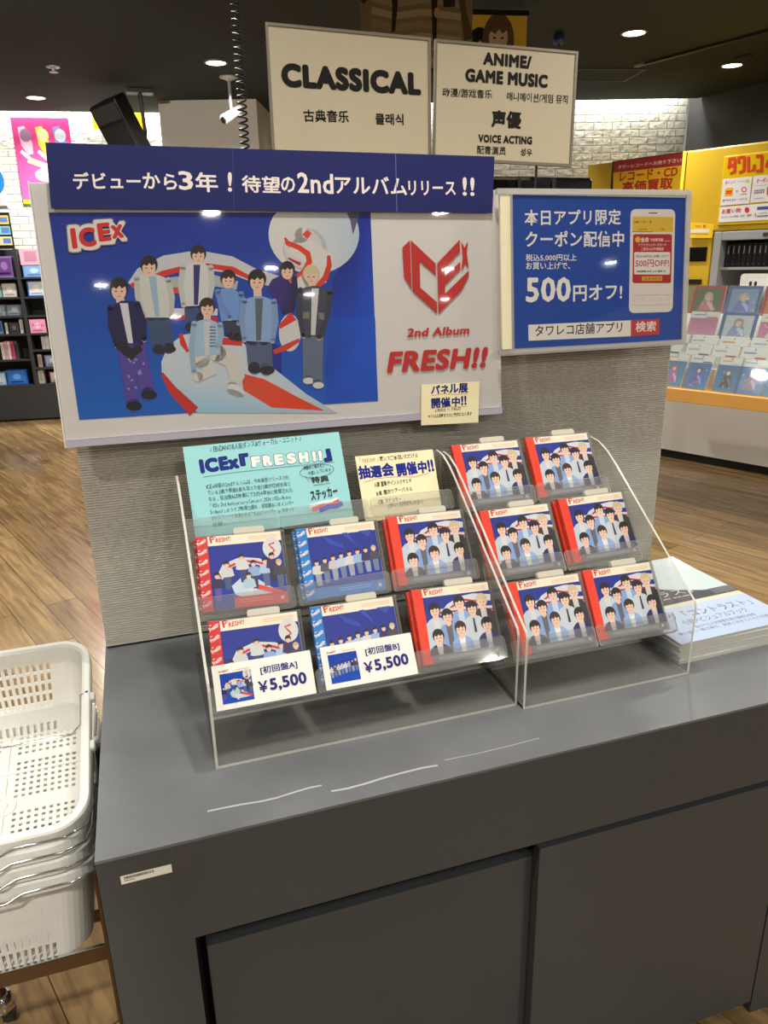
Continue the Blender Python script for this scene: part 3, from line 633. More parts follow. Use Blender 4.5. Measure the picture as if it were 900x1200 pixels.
def cover_regular(w=.118, h=.120):
    a = Art(5e-6); cover_frame(a, w, h, .885)
    a.band([(w*.24, h*.60), (w*.36, h*.72), (w*.55, h*.80), (w*.75, h*.82), (w, h*.78)], .011, (206, 208, 214))
    a.band([(w*.36, h*.69), (w*.48, h*.76), (w*.62, h*.79), (w*.8, h*.74)], .0035, (196, 40, 44))
    a.band([(w*.22, h*.66), (w*.5, h*.655), (w*.8, h*.64), (w, h*.62)], .011, (204, 206, 212)); a.band([(w*.22, h*.655), (w*.5, h*.65), (w*.8, h*.635), (w, h*.615)], .0034, (200, 44, 46))
    s = h*.185; D = (38, 30, 30)
    bust(a, w*.52, h*.76, s, D, (134, 160, 208), (190, 205, 225)); bust(a, w*.86, h*.75, s, (204, 184, 146), (52, 50, 56), (200, 198, 192))
    bust(a, w*.14, h*.70, s, D, (188, 200, 212), (206, 210, 214)); bust(a, w*.69, h*.665, s, D, (196, 202, 208), (190, 198, 210), (44, 44, 56)); bust(a, w*.31, h*.60, s, D, (130, 156, 204), (96, 96, 104))
    bust(a, w*.87, h*.42, s, D, (38, 36, 92), (190, 186, 190)); bust(a, w*.13, h*.34, s, D, (44, 40, 56), (200, 198, 196)); bust(a, w*.47, h*.41, s, (60, 40, 32), (140, 168, 210), (222, 224, 226))
    a.rect(0, 0, w, h*.10, (118, 116, 120)); a.rect(w*.08, h*.03, w*.86, h*.075, (150, 146, 148)); a.text('再', (w*.92, h*.03), (w*.965, h*.03), .005, (235, 235, 235), .01)
    return a
def smallfig(a, x, y, s, hair, top, legs, lean=0.):
    a.band([(x, y-s*2.2), (x+lean*.4, y-s*3.6), (x+lean, y-s*4.6)], [s*1.2, s*1.1, s*.9], legs); a.band([(x, y-s*.6), (x, y-s*2.3)], [s*1.5, s*1.6], top)
    a.band([(x-s*.7, y-s*.8), (x-s*.95, y-s*2.2)], s*.5, top); a.band([(x+s*.7, y-s*.8), (x+s*.95, y-s*2.2)], s*.5, top, up=False)
    face(a, x, y, s*.55, hair, (224, 188, 164), -1, det=False)
def scene_a(a, w, h):
    a.ell(w*.86, h*.77, w*.13, h*.15, (208, 208, 208)); a.band([(w*.90, h*.84), (w*.82, h*.82), (w*.86, h*.77), (w*.89, h*.73), (w*.83, h*.68)], .003, (210, 66, 44))
    a.band([(w*.10, h*.40), (w*.2, h*.57), (w*.42, h*.64), (w*.65, h*.60), (w*.85, h*.50)], .011, (206, 206, 208)); a.band([(w*.12, h*.43), (w*.24, h*.56), (w*.34, h*.60)], .004, (204, 50, 44)); a.band([(w*.48, h*.62), (w*.62, h*.60), (w*.74, h*.55)], .004, (204, 50, 44))
    a.poly([(w*.26, h*.30), (w*.42, h*.42), (w*.62, h*.36), (w*.95, h*.12), (w*.5, h*.1), (w*.3, h*.18)], (190, 206, 220)); a.band([(w*.60, h*.26), (w*.95, h*.13)], .008, (216, 66, 40))
    s = h*.075
    for x, y, hr, tp, lg in ((.22, .60, (40, 32, 30), (200, 202, 200), (70, 84, 120)), (.43, .68, (40, 32, 30), (204, 206, 206), (60, 66, 110)), (.58, .58, (44, 34, 30), (140, 168, 210), (60, 60, 80)), (.74, .60, (40, 32, 30), (170, 190, 214), (90, 100, 130)), (.84, .66, (40, 32, 30), (60, 48, 90), (50, 50, 60)), (.08, .46, (40, 32, 30), (46, 42, 80), (90, 76, 150)), (.93, .56, (190, 170, 130), (66, 66, 76), (90, 96, 120)), (.50, .42, (56, 40, 32), (170, 194, 214), (208, 206, 200))):
        smallfig(a, w*x, h*y, s, hr, tp, lg)
def scene_b(a, w, h):
    a.poly([(w*.2, h*.88), (w*.3, h*.74), (w*.5, h*.66), (w*.48, h*.72)], (44, 66, 168)); a.poly([(w*.5, h*.88), (w*.58, h*.88), (w*.7, h*.66)], (50, 74, 176)); a.poly([(w*.75, h*.88), (w*.95, h*.88), (w*.88, h*.78)], (46, 70, 170))
    s = h*.07; T = [(206, 204, 196), (86, 82, 90), (190, 190, 196), (180, 196, 214), (206, 206, 204), (150, 176, 214), (58, 48, 92), (70, 70, 78)]
    for k in range(8):
        smallfig(a, w*(.07+.122*k), h*(.50+.02*k-.004*k*(k-4)*.4), s, (196, 176, 132) if k == 7 else (42, 34, 32), T[k], (110, 122, 150) if k % 2 else (150, 156, 170))
def cover_special(kind, w=.118, h=.120):
    a = Art(5e-6); cover_frame(a, w, h, .87)
    (scene_a if kind == 'A' else scene_b)(a, w, h)
    c = (206, 70, 62) if kind == 'A' else (70, 130, 205)
    a.rect(w*.28 if kind == 'A' else 0, 0, w, h*.15, c); a.L += 1
    for y in (.10, .07): a.rect(w*.34, h*y, w*.80, h*(y+.008), tuple(min(255, v+60) for v in c), up=False)
    a.text('再', (w*.90, h*.05), (w*.95, h*.05), .006, (240, 235, 235), .01)
    return a
def obi(kind, w=.0165, h=.122):
    a = Art(5e-6); c = {'R': (236, 62, 36), 'A': (214, 48, 46), 'B': (30, 122, 200)}[kind]
    a.rect(0, 0, w, h, c); a.L += 1
    a.raw([(0, 0), (0, 0), (0, 0), (0, 0)], [], lin(c))
    if kind != 'R':
        for k in range(7):
            y = .006+k*.0168
            a.text('Fresh!!', (.0018, y), (w-.0018, y+.0062), .006, (240, 226, 224), .05)
            a.band([(.001, y+.0085), (.004, y+.010)], .0012, (235, 220, 220), up=False); a.band([(w-.005, y+.0085), (w-.0015, y+.0102)], .0012, (235, 220, 220), up=False)
    return a
CW, CH, CT = .142, .1245, .0102
def case_mesh():
    bm = bmesh.new(); box(bm, 0, CW, .0004, CT, 0, CH)
    for f in bm.faces: f.material_index = 0 if abs(f.normal.y) > .5 or (f.calc_center_median()-Vector((0, 0, 0))).y in (.0004, CT) else 1
    bm.normal_update()
    for f in bm.faces: f.material_index = 0 if abs(f.normal.y) > .5 else 1
    me = bpy.data.meshes.new('jewel_case'); bm.to_mesh(me); bm.free(); me.materials.append(CASE); me.materials.append(CASEE); return me
CASE_ME = case_mesh()
TRAY_ME = bpy.data.meshes.new('inlay'); bm = B(.005, CW-.0045, .0035, CT-.001, .002, CH-.002); bm.to_mesh(TRAY_ME); bm.free(); TRAY_ME.materials.append(mat('pale_inlay_card', (150, 146, 142), .5, noise=.05))
COVER = {'R': cover_regular().mesh('booklet', PRINT_CD), 'A': cover_special('A').mesh('booklet', PRINT_CD), 'B': cover_special('B').mesh('booklet', PRINT_CD)}
OBI = {k: obi(k).mesh('obi_strip', PRINT_CD) for k in 'RAB'}
OBIS = {}
for k, c in dict(R=(236, 62, 36), A=(214, 48, 46), B=(30, 122, 200)).items():
    bm = B(-.0005, -.0001, .0, CT, .001, CH-.001); me = bpy.data.meshes.new('spine_paper'); bm.to_mesh(me); bm.free(); me.materials.append(mat('obi_paper_'+k, c, .4, coat=.5)); OBIS[k] = me
bm = bmesh.new(); prism(bm, rrect(.050, .0125, .004, 4, -.025, -.0035), -.001, .007, 'y'); TAG_ME = bpy.data.meshes.new('security_tag'); bm.to_mesh(TAG_ME); bm.free(); TAG_ME.materials.append(M_TAGW)
def make_cd(kind, mw, label, group, withtag=True):
    t = thing('music_cd', label, 'cd', matrix=mw, group=group)
    link('jewel_case', CASE_ME, t); link('inlay', TRAY_ME, t)
    link('booklet', COVER[kind], t, Matrix.Translation((.0175, -.0002, .0022)))
    o = link('obi_strip', OBI[kind], t, Matrix.Translation((.0005, -.0003, .0012))); link('spine_paper', OBIS[kind], o, Matrix.Translation((-.0005, .0003, 0)))
    if withtag: link('security_tag', TAG_ME, t, Matrix.Translation((.085, .002, CH+.001)))
    return t
def slot(st, row, x, slide, rot, back=0., dx=0.):
    y0 = {'L': .172, 'R': .1618}[st]+row*.1127; z0 = {'L': .0776, 'R': .0705}[st]+row*.0946
    y, zz = UV(y0, z0, slide+.0005, -back)
    return Matrix.Translation((x+dx, y, zz)) @ Matrix.Rotation(-TH, 4, 'X') @ Matrix.Rotation(-rot, 4, 'Y')
KN = {'R': 'red-spined CD with eight faces', 'A': 'red-spined CD with white tube picture', 'B': 'blue-spined CD with a seated row'}
slots = [('L', 0, 'A', .1732, .0009, -.028, 'lowest row, behind a price card'), ('L', 0, 'B', .332, -.0015, -.0136, 'lowest row, behind a price card'), ('L', 0, 'R', .4988, .0007, -.0348, 'wide stand, lowest row'),
         ('L', 1, 'A', .1732, .003, -.040, 'middle row, under the mint card'), ('L', 1, 'B', .3382, -.0045, -.0091, 'middle row, under the mint card'), ('L', 1, 'R', .4971, -.0026, -.0268, 'wide stand, middle row under cream card'),
         ('R', 0, 'R', .6695, -.0016, -.0115, 'narrow stand, lowest row next to wide stand'), ('R', 0, 'R', .8158, -.0015, -.0152, 'narrow stand, lowest row next to magazines'),
         ('R', 1, 'R', .6695, -.0031, -.0059, 'narrow stand, middle row next to wide stand'), ('R', 1, 'R', .8300, .0003, .003, 'narrow stand, middle row on outer side'),
         ('R', 2, 'R', .6627, -.0019, -.0098, 'narrow stand, top row next to wide stand'), ('R', 2, 'R', .8172, -.0013, -.0072, 'narrow stand, top row on outer side')]
first_cd = {}
for i, (s_, row, kd, x, sl_, rot, where) in enumerate(slots):
    grp = {'R': 'regular CDs with red spines', 'A': 'first edition A CDs', 'B': 'first edition B CDs'}[kd]
    lab = KN[kd]+', '+where
    if kd in first_cd: dup(first_cd[kd], slot(s_, row, x, sl_, rot), lab, grp)
    else: first_cd[kd] = make_cd(kd, slot(s_, row, x, sl_, rot), lab, grp)
    if (s_, row) in (('L', 0), ('L', 1), ('R', 0), ('R', 1)) and not (s_ == 'L' and kd != 'R' and row == 0):
        c = dup(first_cd[kd], slot(s_, row, x, sl_-.001, rot, .0135, -.004), 'copy behind '+lab, grp)
        for ch in list(c.children):
            if ch.name.startswith('security_tag'): bpy.data.objects.remove(ch)

# price cards on the lips
def price(kind, x0, label):
    y, zz = UV(.172, .0776, -.008, .0085)
    mw = Matrix.Translation((x0, y, zz)) @ Matrix.Rotation(-TH, 4, 'X') @ Matrix.Rotation(.006, 4, 'Y')
    t = thing('price_card', label, 'price card', matrix=mw)
    obj('card', B(0, .1485, 0, .0005, 0, .0655), M_PAPER, t)
    a = Art(5e-6); w, h = .046, .046
    b = Art(5e-6, lambda p: (.010+p[0]*w/.118, .008+p[1]*.05/.120)); b.L = a.L
    b.rect(0, .0, .118, .105, (26, 76, 180), (24, 60, 160)); (scene_a if kind == 'A' else scene_b)(b, .118, .120)
    b.text('Fresh!!', (.0, .110), (.035, .1125), .007, (200, 60, 50), .03); b.band([(.06, .112), (.115, .113)], .002, (220, 180, 160))
    b.M = lambda p: p
    NV = (44, 40, 120)
    b.text('[初回盤%s]' % kind, (.070, .0405), (.126, .0412), .0125, NV, .022); b.text('￥', (.064, .0155), (.078, .0157), .0165, NV, .03); b.text('5,500', (.081, .0135), (.137, .015), .020, NV, .04)
    b.obj('price_print', PRINT, t, Matrix.Translation((0, -.0002, 0)))
price('A', .1722, 'white price card for edition A with a small blue picture'); price('B', .3362, 'white price card for edition B with a small blue picture')

# handwritten cards in the top row of the wide stand
MT = pose(0, .405, .267, 0, 0, .45)
t = thing('mint_card', 'large mint green handwritten card standing in the wide stand', 'card', matrix=MT)
bm = bmesh.new(); prism(bm, [at(*p, MT) for p in ((214, 524), (397, 506), (414.5, 606), (229.5, 632))], 0, .0008, 'y'); obj('card', bm, mat('mint_card_paper', (156, 218, 220), .6, noise=.02), t)
a = Art(6e-6, sheet_map(MT)); k = lambda x, y: (210+x*.21111, 500+y*.21111); DB = (28, 44, 130); IN = (46, 60, 66)
a.hand('♪EBiDANの8人組ダンス&ヴォーカル・ユニット♪', k(165, 142), k(685, 78), -6, (40, 66, 110), .008)
a.text('ICEx', k(120, 262), k(338, 231), -17, DB, .08)
a.text('『', k(340, 222), k(394, 214), -15, DB, .05)
for bold, col in ((.075, (60, 90, 130)), (.05, (246, 246, 240))):
    for i, ch in enumerate('FRESH!!'):
        x0 = (404, 468, 532, 600, 668, 742, 776)[i]; wd = 22 if ch == '!' else 52; e = 3 if bold > .06 else 0
        a.text(ch, k(x0-e, 226-.09*(x0-404)+e), k(x0+wd+e, 226-.09*(x0+wd-404)+e), -(12.6+e*.42), col, .07)
a.text('』', k(806, 198), k(852, 190), -15, DB, .05)
a.band([k(130, 280), k(300, 255), k(600, 222), k(860, 196)], .5, (90, 130, 140))
for i, (s_, x1) in enumerate((('ICEx待望の2ndアルバムは、今年発売リリースされ', 612), ('ている3曲や新曲5曲も加えた全13曲がCD初収録と', 622), ('なる。初回盤Aは映像にて2024年秋に開催された', 632), ('「ICEx 2nd Anniversary Concert 2024」ICEx Arena', 622), ('School」のライブ映像13曲を、初回盤Bにはメンバー', 640), ('がバスツアーで草津を巡る『ICExバスツアー in 草津』を', 640), ('収録。', 270))):
    y0 = 345+i*34+i*1.2; x0 = 150+i*6; a.hand(s_, k(x0, y0), k(x1, y0-(x1-x0)*.115), -4.6, IN, 0)
bub = [k(763+94*math.cos(u*math.pi/12), 246+36*math.sin(u*math.pi/12)-.12*94*math.cos(u*math.pi/12)) for u in range(25)]
a.band(bub, .5, (70, 90, 96)); a.band([k(700, 272), k(718, 304), k(728, 276)], .5, (70, 90, 96))
a.hand('特典をご覧の方に', k(692, 240), k(808, 224), -3.6, IN, .012); a.hand('お渡ししています', k(715, 268), k(845, 246), -3.6, IN, .012)
a.text('特典', k(736, 316), k(832, 304), -7.6, (44, 50, 50), .025); a.band([k(745, 326), k(838, 314)], .5, IN)
a.text('ステッカー', k(735, 414), k(884, 384), -12, (34, 44, 50), .03)
a.band([k(725, 445), k(790, 425), k(850, 415), k(885, 402)], 5, (232, 238, 236)); a.band([k(738, 460), k(800, 438), k(850, 432), k(888, 412)], 5, (218, 84, 70)); a.band([k(778, 466), k(830, 444), k(870, 442), k(905, 424)], 5.5, (36, 60, 190))
a.obj('handwriting', PRINT, t, Matrix.Translation((0, -.0002, 0)))
t = thing('lottery_card', 'small cream handwritten lottery card standing in the wide stand', 'card', matrix=MT)
bm = bmesh.new(); prism(bm, [at(*p, MT) for p in ((416, 535), (507, 526.5), (518.5, 600), (428.5, 612))], 0, .0008, 'y'); obj('card', bm, MATS['cream_card'], t)
a = Art(6e-6, sheet_map(MT)); k = lambda x, y: (410+x*.12222, 520+y*.12222)
a.hand('「FRESH!!」', k(85, 186), k(285, 166), -4.6, (200, 110, 80), .012); a.hand('購入でご参加いただける', k(288, 168), k(655, 130), -4.6, (50, 46, 40), .012)
a.hand('抽選会', k(90, 335), k(425, 300), -12, (26, 40, 140), .05, .06); a.hand('開催中!!', k(455, 308), k(815, 258), -12, (26, 40, 140), .05, .06)
a.band([k(135, 372), k(250, 335), k(420, 318), k(620, 318), k(760, 280)], .5, (190, 120, 90))
for s_, x0, y0, x1, y1 in (('A賞 直筆サイン入りチェキ', 240, 415, 595, 372), ('B賞 展示ツアーパネル', 255, 498, 605, 448), ('C賞 ステッカー', 272, 582, 500, 545), ('(かわいく引けるかもしれない)', 365, 618, 705, 570)):
    a.hand(s_, k(x0, y0), k(x1, y1), -4.8, (52, 50, 46), .015)
a.obj('handwriting', PRINT, t, Matrix.Translation((0, -.0002, 0)))

# ================================================================== magazines beside the stand
MAGS = [(.0, 0.), (.004, .5), (-.003, -.7), (.002, .3), (-.002, -.3), (.001, .4)]
MBASE = Matrix.Translation((.975, .148, 0)) @ Matrix.Rotation(math.radians(1.5), 4, 'Z')
Mtop = None
bw, bl, bt = .262, .335, .0067
for i, (dx, rz) in enumerate(MAGS):
    mw = MBASE @ Matrix.Translation((dx, abs(dx), i*bt)) @ Matrix.Rotation(math.radians(rz), 4, 'Z')
    ords = ('lowest', 'second from the bottom', 'third from the bottom', 'third from the top', 'second from the top', 'topmost')[i]
    lab = 'white-edged magazine, %s of the pile beside the narrow stand' % ords if i < 5 else 'magazine with pale blue band and dark photo cover, topmost of the pile'
    t = thing('magazine', lab, 'magazine', matrix=mw, group='magazines piled beside the narrow stand')
    bm = B(0, bw, 0, bl, .0004, bt-.0006); obj('pages', bm, mat('magazine_pages', (214, 212, 200), .7, noise=.08, nscale=90), t)
    bm = bmesh.new(); box(bm, -.0004, bw, 0, bl, bt-.0006, bt-.0001); box(bm, -.0004, bw, 0, bl, 0, .0004); box(bm, -.0008, -.0004, 0, bl, 0, bt-.0001)
    obj('cover', bm, mat('magazine_cover', (222, 224, 228), .35, noise=.02), t)
    if i == 5:
        a = Art(6e-6)
        a.rect(0, 0, bw, bl, (206, 222, 226)); a.rect(0, 0, bw, bl*.37, (188, 206, 240), (196, 212, 240))
        a.poly([(0, bl*.37), (bw, bl*.37), (bw, bl*.41), (0, bl*.39)], (232, 222, 190))
        a.poly([(0, bl*.40), (bw, bl*.415), (bw, bl*.47), (bw*.75, bl*.50), (bw*.5, bl*.58), (bw*.28, bl*.70), (0, bl*.76)], [(66, 68, 72)]*7)
        a.band([(bw*.86, bl*.47), (bw*.93, bl*.455), (bw*.9, bl*.425)], .003, (210, 210, 206)); a.rect(bw*.80, bl*.43, bw, bl*.50, (110, 112, 118))
        a.text('トラスト', (bw*.26, bl*.50), (bw*.72, bl*.50), .022, (226, 228, 228), 0); [a.rect(bw*(.26+.045*j), bl*.467, bw*(.26+.045*j+(.036, .028, .04, .02)[j % 4]), bl*.479, (200, 202, 202), up=j == 0) for j in range(8)]
        DKT = (70, 74, 92)
        a.text('ラグ「コントラスト」', (bw*.10, bl*.235), (bw*.93, bl*.235), .026, DKT, 0); a.text('小説×ビジュアルブック', (bw*.22, bl*.165), (bw*.80, bl*.165), .019, DKT, 0)
        a.text('描かれる人気御曹司達の繊細な物語', (bw*.26, bl*.115), (bw*.80, bl*.115), .010, DKT, 0); a.text('夢と愛の一瞬の輝き、真実と光をとらえた写真小説', (bw*.08, bl*.075), (bw*.95, bl*.075), .010, DKT, 0)
        a.obj('cover_print', print_mat('glossy_cover_print', .3, coat=.4), t, Matrix.Translation((0, 0, bt)) @ Matrix.Rotation(math.radians(-90), 4, 'X'))

# ================================================================== shopping baskets on a cart
def basket(mw, label, top=False):
    t = thing('shopping_basket', label, 'basket', matrix=mw, group='milky plastic shopping baskets')
    W, L, D, tp = .33, .41, .19, .022      # origin: near right corner of the rim, x runs to -W, y to L, z down
    def loop(z, n=8):
        k = -z/D*tp; r = .045
        return [(-W/2+x, L/2+y, z) for x, y in rrect(W-2*k, L-2*k, r, n, -(W-2*k)/2, -(L-2*k)/2)]
    bm = bmesh.new(); per = []
    base = loop(0)
    def resample(z):
        pts = loop(z); out = []
        N = len(pts)
        for i in range(N):
            p, q_ = Vector(pts[i]), Vector(pts[(i+1) % N]); l_ = (q_-p).length
            m = {0: 36, 1: 48, 2: 36, 3: 48}[i//9] if i % 9 == 8 else 1
            for j in range(m): out.append((p.lerp(q_, j/m), m > 1, j, m))
        return out
    zs = [0, -.030]; 
    zz = -.030
    for r in range(5): zz -= .019; zs.append(zz); zz -= .0065; zs.append(zz)
    zs.append(-D)
    rings = []
    for z_ in zs: rs = resample(z_); rings.append(([bm.verts.new(p) for p, *_ in rs], rs))
    for i in range(len(zs)-1):
        a_, ra = rings[i]; b_, _ = rings[i+1]; N = len(a_)
        for j in range(N):
            _, flat, jj, m = ra[j]
            hole = flat and i >= 1 and i % 2 == 1 and i < len(zs)-1 and jj % 2 == 1 and 1 < jj < m-2 and zs[i] > -.16
            if not hole: bm.faces.new((a_[j], a_[(j+1) % N], b_[(j+1) % N], b_[j]))
    obj('basket_wall', bm, BASK, t, solid=.0024)
    # floor with round perforations in a grid
    bm = bmesh.new(); k = tp+.0; x0, x1, y0, y1 = -W+k+.012, -k-.012, k+.012, L-k-.012
    nx, ny = 20, 26; V = {}
    for i in range(nx*2+2):
        for j in range(ny*2+2):
            V[i, j] = bm.verts.new((x0+(x1-x0)*i/(nx*2+1), y0+(y1-y0)*j/(ny*2+1), -D))
    for i in range(nx*2+1):
        for j in range(ny*2+1):
            cxm = abs(i-nx) < 2 or abs(j-ny) < 2 or abs(j-ny*.36) < 1.5 or abs(j-ny*1.64) < 1.5; disc = (i-nx)**2+(j-ny)**2 < 16
            if not (i % 2 == 1 and j % 2 == 1 and not cxm and not disc): bm.faces.new((V[i, j], V[i+1, j], V[i+1, j+1], V[i, j+1]))
    lp = loop(-D); ring = [bm.verts.new(p) for p in lp]
    # border between grid and rounded wall
    bo = [bm.verts.new((min(max(p[0], x0), x1), min(max(p[1], y0), y1), -D)) for p in lp]
    for i in range(len(lp)):
        try: bm.faces.new((ring[i], ring[(i+1) % len(lp)], bo[(i+1) % len(lp)], bo[i]))
        except ValueError: pass
    bmesh.ops.remove_doubles(bm, verts=bm.verts[:], dist=1e-5)
    fl = obj('basket_floor', bm, BASK, t, solid=.002)
    bm = bmesh.new(); lathe(bm, [(.022, 0), (.022, .003), (.016, .003), (.015, .0015), (.008, .0015), (.006, .004)], 24, (-W/2, L/2, -D+.001)); obj('floor_boss', bm, BASKR, fl)
    bm = bmesh.new()
    for dx in (-W/2,): box(bm, dx-.0015, dx+.0015, k+.01, L-k-.01, -D+.001, -D+.004)
    for yy in (L*.32, L*.68): box(bm, -W+k+.01, -k-.01, yy-.0015, yy+.0015, -D+.001, -D+.0038)
    obj('floor_rib', bm, BASKR, fl)
    # rim: flange folded over
    bm = bmesh.new(); out = []
    for off, z_ in ((-.001, .0), (.004, .004), (.012, .004), (.014, .0), (.0135, -.022), (.0115, -.022)):
        out.append([bm.verts.new((-W/2+x, L/2+y, z_)) for x, y in rrect(W+2*off, L+2*off, .045+off, 8, -(W+2*off)/2, -(L+2*off)/2)])
    for A_, B_ in zip(out, out[1:]):
        for i in range(len(A_)): bm.faces.new((A_[i], A_[(i+1) % len(A_)], B_[(i+1) % len(A_)], B_[i]))
    obj('rim', bm, BASKR, t, smooth=False, solid=.0012)
    # two wire handles folded down along the rim
    for s_ in (0, 1):
        e = .0165; y_p = L*.36 if s_ == 0 else L*.64; yf = -e if s_ == 0 else L+e
        sg = -1 if s_ == 0 else 1
        pts = [(.016+e*.0-.0, y_p, -.004), (e, y_p+sg*.012, -.010), (e, yf-sg*.05, -.012), (e-.008, yf-sg*.015, -.012), (e-.04, yf, -.012), (-W*.30, yf, -.012), (-W*.38, yf+sg*.004, -.022), (-W*.62, yf+sg*.004, -.022), (-W*.70, yf, -.012), (-W-e+.04, yf, -.012), (-W-e+.008, yf-sg*.015, -.012), (-W-e, yf-sg*.05, -.012), (-W-e, y_p, -.004)]
        if top and s_ == 1:       # far handle of the top basket has dropped inside
            pts = [(.010, L*.66, .006), (-.004, L*.66, -.002), (-.012, L*.62, -.06), (-.03, L*.60, -.075), (-W+.03, L*.60, -.075), (-W+.012, L*.62, -.06), (-W+.004, L*.66, -.002), (-W-.01, L*.66, .006)]
        hb = obj('wire_handle', tube(bmesh.new(), pts, .0019, 6), M_CHROME, t, smooth=True)
        bm = bmesh.new(); box(bm, .006, .022, y_p-.009, y_p+.009, -.012, .002); obj('handle_pivot', bm, BASKR, hb, bevel=.003)
    return t
BX = -.052
names = ['lowest milky plastic basket of the stack, resting on the cart', 'second milky plastic basket from the bottom of the stack', 'third milky plastic basket, just under the topmost one']
proto = None
for i in range(3):
    mw = Matrix.Translation((BX+.003*(1-i), .272-.004*i, -.232+.0335*i))
    if proto is None: proto = basket(mw, names[0])
    else: dup(proto, mw, names[i])
basket(Matrix.Translation((BX+.004, .262, -.135)) @ Matrix.Rotation(math.radians(15.5), 4, 'X'), 'topmost milky plastic basket, tilted up with its wire handle inside', True)

cart = thing('basket_cart', 'brown metal basket cart with chrome edges beside the counter', 'cart', (-.045, .30, FLOOR))
def cl(x, y, z_): return (x+.045, y-.30, z_-FLOOR)
def crail(name, x0, x1, y0, y1, z0, z1, m=M_BROWN):
    p = cl(x0, y0, z0); p2 = cl(x1, y1, z1); obj(name, B(p[0], p2[0], p[1], p2[1], p[2], p2[2]), m, cart, bevel=.0008)
crail('front_rail', -.42, -.046, .288, .292, -.455, -.423); crail('cross_rail', -.42, -.046, .372, .376, -.450, -.425); crail('back_rail', -.42, -.046, .655, .659, -.455, -.423)
crail('side_rail', -.050, -.046, .288, .66, -.455, -.423); crail('side_rail', -.424, -.42, .288, .66, -.455, -.423)
crail('chrome_edge', -.42, -.046, .2865, .293, -.423, -.4215, M_CHROME)
for x, y in ((-.046, .292), (-.424, .292), (-.424, .655)): crail('post', x-.003, x+.003, y-.008, y+.008, FLOOR+.002, -.25 if x > -.1 else -.42, M_BROWN)
crail('post_edge', -.0425, -.041, .284, .29, FLOOR+.002, -.25, M_CHROME)
crail('rear_post', -.036, -.028, .488, .50, FLOOR+.002, -.22, M_BROWN); obj('post_cap', B(*[v for v in (cl(-.039, 0, 0)[0], cl(-.024, 0, 0)[0], cl(0, .484, 0)[1], cl(0, .504, 0)[1], cl(0, 0, -.25)[2], cl(0, 0, -.158)[2])]), M_BLACK, cart, bevel=.004)
bm = bmesh.new(); p = cl(-.277, .465, FLOOR+.07); tube(bm, [p, (p[0], p[1], p[2]+.235)], .011, 12); obj('centre_leg', bm, M_BROWN, cart, smooth=True)
bm = bmesh.new(); lathe(bm, [(.012, .072), (.018, .068), (.020, .055), (.024, .045), (.022, .036)], 18, cl(-.277, .465, FLOOR)); c1 = obj('caster', bm, M_CHROME, cart, smooth=True)
bm = bmesh.new(); pc = cl(-.270, .470, FLOOR+.022); tube(bm, [(pc[0]-.009, pc[1], pc[2]), (pc[0]+.009, pc[1], pc[2])], .0215, 20); obj('caster_wheel', bm, M_BLACK, c1)

# ================================================================== hanging category signs on a rack behind the panel
rk = thing('back_rack', 'black glossy rack standing behind the ribbed panel', 'rack', (.50, 1.40, FLOOR))
bm = bmesh.new(); box(bm, 0, 1.07, .05, .45, 0, .93-FLOOR); obj('cabinet', bm, M_BLACKG, rk, bevel=.01)
bm = bmesh.new()
for x in (.66, .80, .92): box(bm, x, x+.012, .044, .05, .3, .925-FLOOR)
obj('painted_streak', bm, mat('streak_grey', (60, 60, 60), .35, noise=.05), rk)  # raised grey strips stand in for streaks reflected in the black gloss
def category_sign(mw, W, H, lines, label):
    t = thing('category_sign', label, 'sign', matrix=mw, group='black lettered category signs')
    obj('sign_board', B(.004, W-.004, .001, .004, .004, H-.004), mat('warm_white_board', (232, 218, 186), .45, coat=.5, noise=.01), t)
    bm = bmesh.new()
    for r in ((0, W, 0, .008), (0, W, H-.007, H), (0, .007, .008, H-.007), (W-.007, W, .008, H-.007)): box(bm, r[0], r[1], -.003, .006, r[2], r[3])
    obj('sign_frame', bm, mat('taupe_sign_frame', (150, 140, 124), .4, metal=.2, noise=.03), t)
    for (s_, p0, p1, hh, bold) in lines:
        a = Art(1e-5, sheet_map(mw)); a.text(s_, p0, p1, -hh, (32, 28, 24), bold); a.obj('sign_text', PRINT, t, Matrix.Translation((0, -.0002, 0)))
    for x in (W*.25, W*.75): obj('sign_post', tube(bmesh.new(), [(x, .010, .02), (x, .010, -.14)], .004, 8), M_BLACK, t)
    return t
k = lambda x, y: (300+x*.24444, 10+y*.24444)
category_sign(pose(.5362, 1.3985, 1.2806, .0265, -.0136, .043) @ Matrix.Translation((0, 0, -.345)), .462, .345,
    [('CLASSICAL', k(124, 376), k(792, 418), 28.5, .07), ('古典音乐', k(230, 542), k(447, 548), 14.5, .02), ('클래식', k(573, 556), k(708, 560), 13.5, .025)], 'white sign reading CLASSICAL above the navy banner')
k = lambda x, y: (490+x*.22222, 30+y*.22222)
category_sign(pose(1.0122, 1.4135, 1.2733, -.1039, -.0437, .0849) @ Matrix.Translation((0, 0, -.31)), .43, .31,
    [('ANIME/', k(342, 207), k(596, 230), 15.5, .06), ('GAME MUSIC', k(248, 296), k(682, 330), 16, .06), ('动漫/游戏音乐', k(128, 374), k(390, 386), 10.5, .012), ('애니메이션/게임 뮤직', k(467, 396), k(788, 414), 10.5, .012),
     ('声優', k(385, 536), k(542, 546), 20.5, .045), ('VOICE ACTING', k(317, 616), k(600, 628), 9.6, .055), ('配音演员', k(310, 676), k(462, 684), 10, .015), ('성우', k(538, 686), k(600, 690), 9, .02)], 'white sign reading ANIME and GAME MUSIC next to the CLASSICAL sign')

